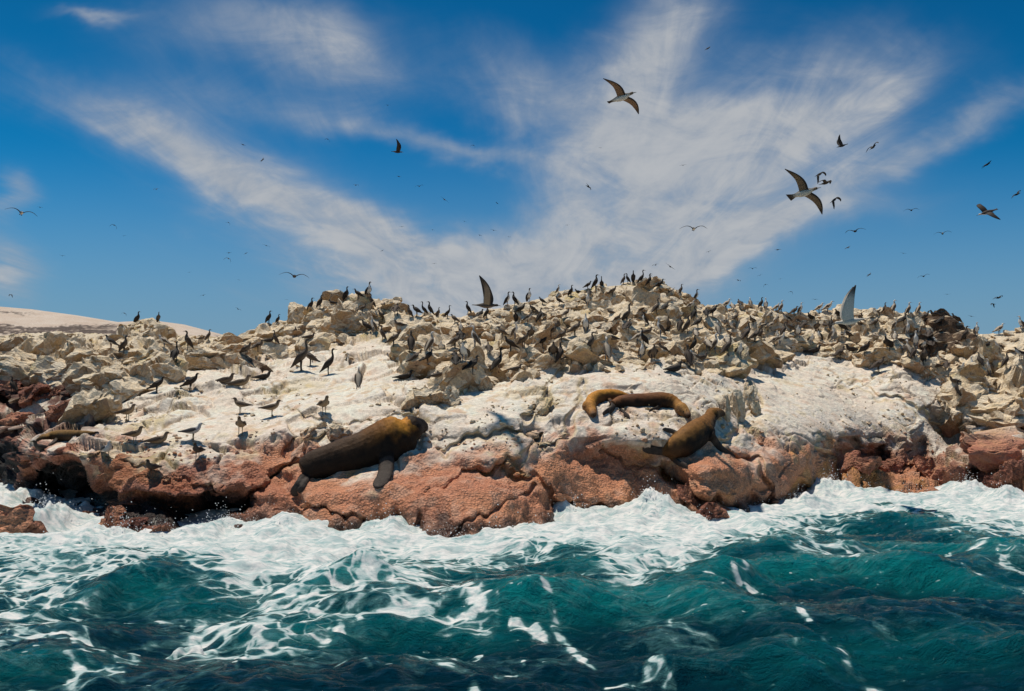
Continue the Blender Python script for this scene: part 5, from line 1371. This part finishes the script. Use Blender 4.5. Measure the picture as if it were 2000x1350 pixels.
def build_flying():
    rng = random.Random(9)
    D1, D2 = (.030, .024, .020), (.05, .04, .034)
    paints = {'big': (DBR, WHT, (.22, .16, .11), (.21, .125, .075), (.030, .020, .016), .05), 'big2': (DBR, (.60, .55, .47), (.20, .14, .09), (.17, .115, .07), (.030, .022, .018), .11),
              'dark': (D1, D2, D1, D2, D1, .06), 'pale': (DBR, WHT, WHT, (.10, .08, .065), BLK, .06), 'land': ((.07, .055, .045), (.13, .10, .08), (.05, .04, .034), (.24, .19, .14), (.05, .04, .032), .08), 'white': ((.56, .50, .43), (.62, .57, .50), (.62, .57, .50), (.64, .58, .50), (.06, .045, .04), .08)}
    cache = {}
    def mesh(beat, paint, apart):
        k = (beat, paint, apart)
        if k not in cache:
            w = wings(beat)
            cache[k] = flying((w, wings('up') if paint == 'land' else w), *paints[paint], apart=apart, feet=(.03, .025, .02) if paint == 'pale' and beat == 'arch' else None)
        return cache[k]
    def put(px, py, span, F, W, beat, paint, lab, grp):
        full = {'glide': 1.48, 'arch': 1.46, 'up': .78, 'raise': .84, 'down': 1.0}[beat]
        Wn = np.array(W) / np.linalg.norm(W)
        D = full * FPX / span * (max(math.hypot(Wn[0], Wn[1]), .6) if beat in ('glide', 'arch') else 1.0)
        me, parts = mesh(beat, paint, span > 60)
        o = bpy.data.objects.new('flying_booby' if paint in ('big', 'big2', 'white') else 'flying_seabird', me); COL.objects.link(o)
        o.location = at(px, py, D).tolist(); o.rotation_euler = basis(np.array(F, float), np.array(W, float), px, py).to_euler()
        tag(o, lab, 'bird', grp)
        for pn, pm in parts:
            p = bpy.data.objects.new(pn, pm); COL.objects.link(p); p.parent = o
        return o
    for (px, py, span, F, W, beat, paint, lab) in FLY:
        put(px, py, span, F, W, beat, paint, lab, 'seabirds in flight')
    ORD = 'first second third fourth fifth sixth seventh eighth ninth tenth eleventh twelfth thirteenth fourteenth'.split()
    tally = {}
    for (px, py, span) in sorted(SPECKS):
        beat = rng.choice(['glide', 'arch', 'arch', 'down', 'glide'])
        yaw = rng.uniform(0, 6.28); b = rng.uniform(-.5, .5)
        F = (math.cos(yaw), .1, math.sin(yaw)); W = (-math.sin(yaw) * math.cos(b), math.sin(b) * (1 if rng.random() < .5 else -1), math.cos(yaw) * math.cos(b))
        if abs(W[0]) < .45: F, W = (F[2] * .5, .1, abs(F[0]) + .3), (1, rng.uniform(-.4, .4), 0)
        where = 'far left' if px < 350 else 'left' if px < 700 else 'middle' if px < 1200 else 'right' if px < 1650 else 'far right'
        high = 'high' if py < 420 else 'low'
        c = tally[(where, high)] = tally.get((where, high), -1) + 1
        put(px, py, span * 1.15, F, W, beat, 'dark', f'tiny distant bird {high} in the {where} sky, {ORD[c]} from left', 'distant birds in the sky')
    # two more glide overhead; only their shadows fall into the picture
    for (sx, sy, yaw, lab) in ((985, 842, 25, 'gliding bird whose shadow lies on the white centre slab'), (1725, 935, -30, 'gliding bird whose shadow lies on the flat orange rock')):
        l, ob = spot(sx, sy)
        me, parts = mesh('glide', 'dark', False)
        o = bpy.data.objects.new('flying_seabird', me); COL.objects.link(o); o.location = l + SUND * 16.5; o.rotation_euler = (0, 0, R(yaw))
        tag(o, lab, 'bird', 'seabirds in flight')
build_flying()
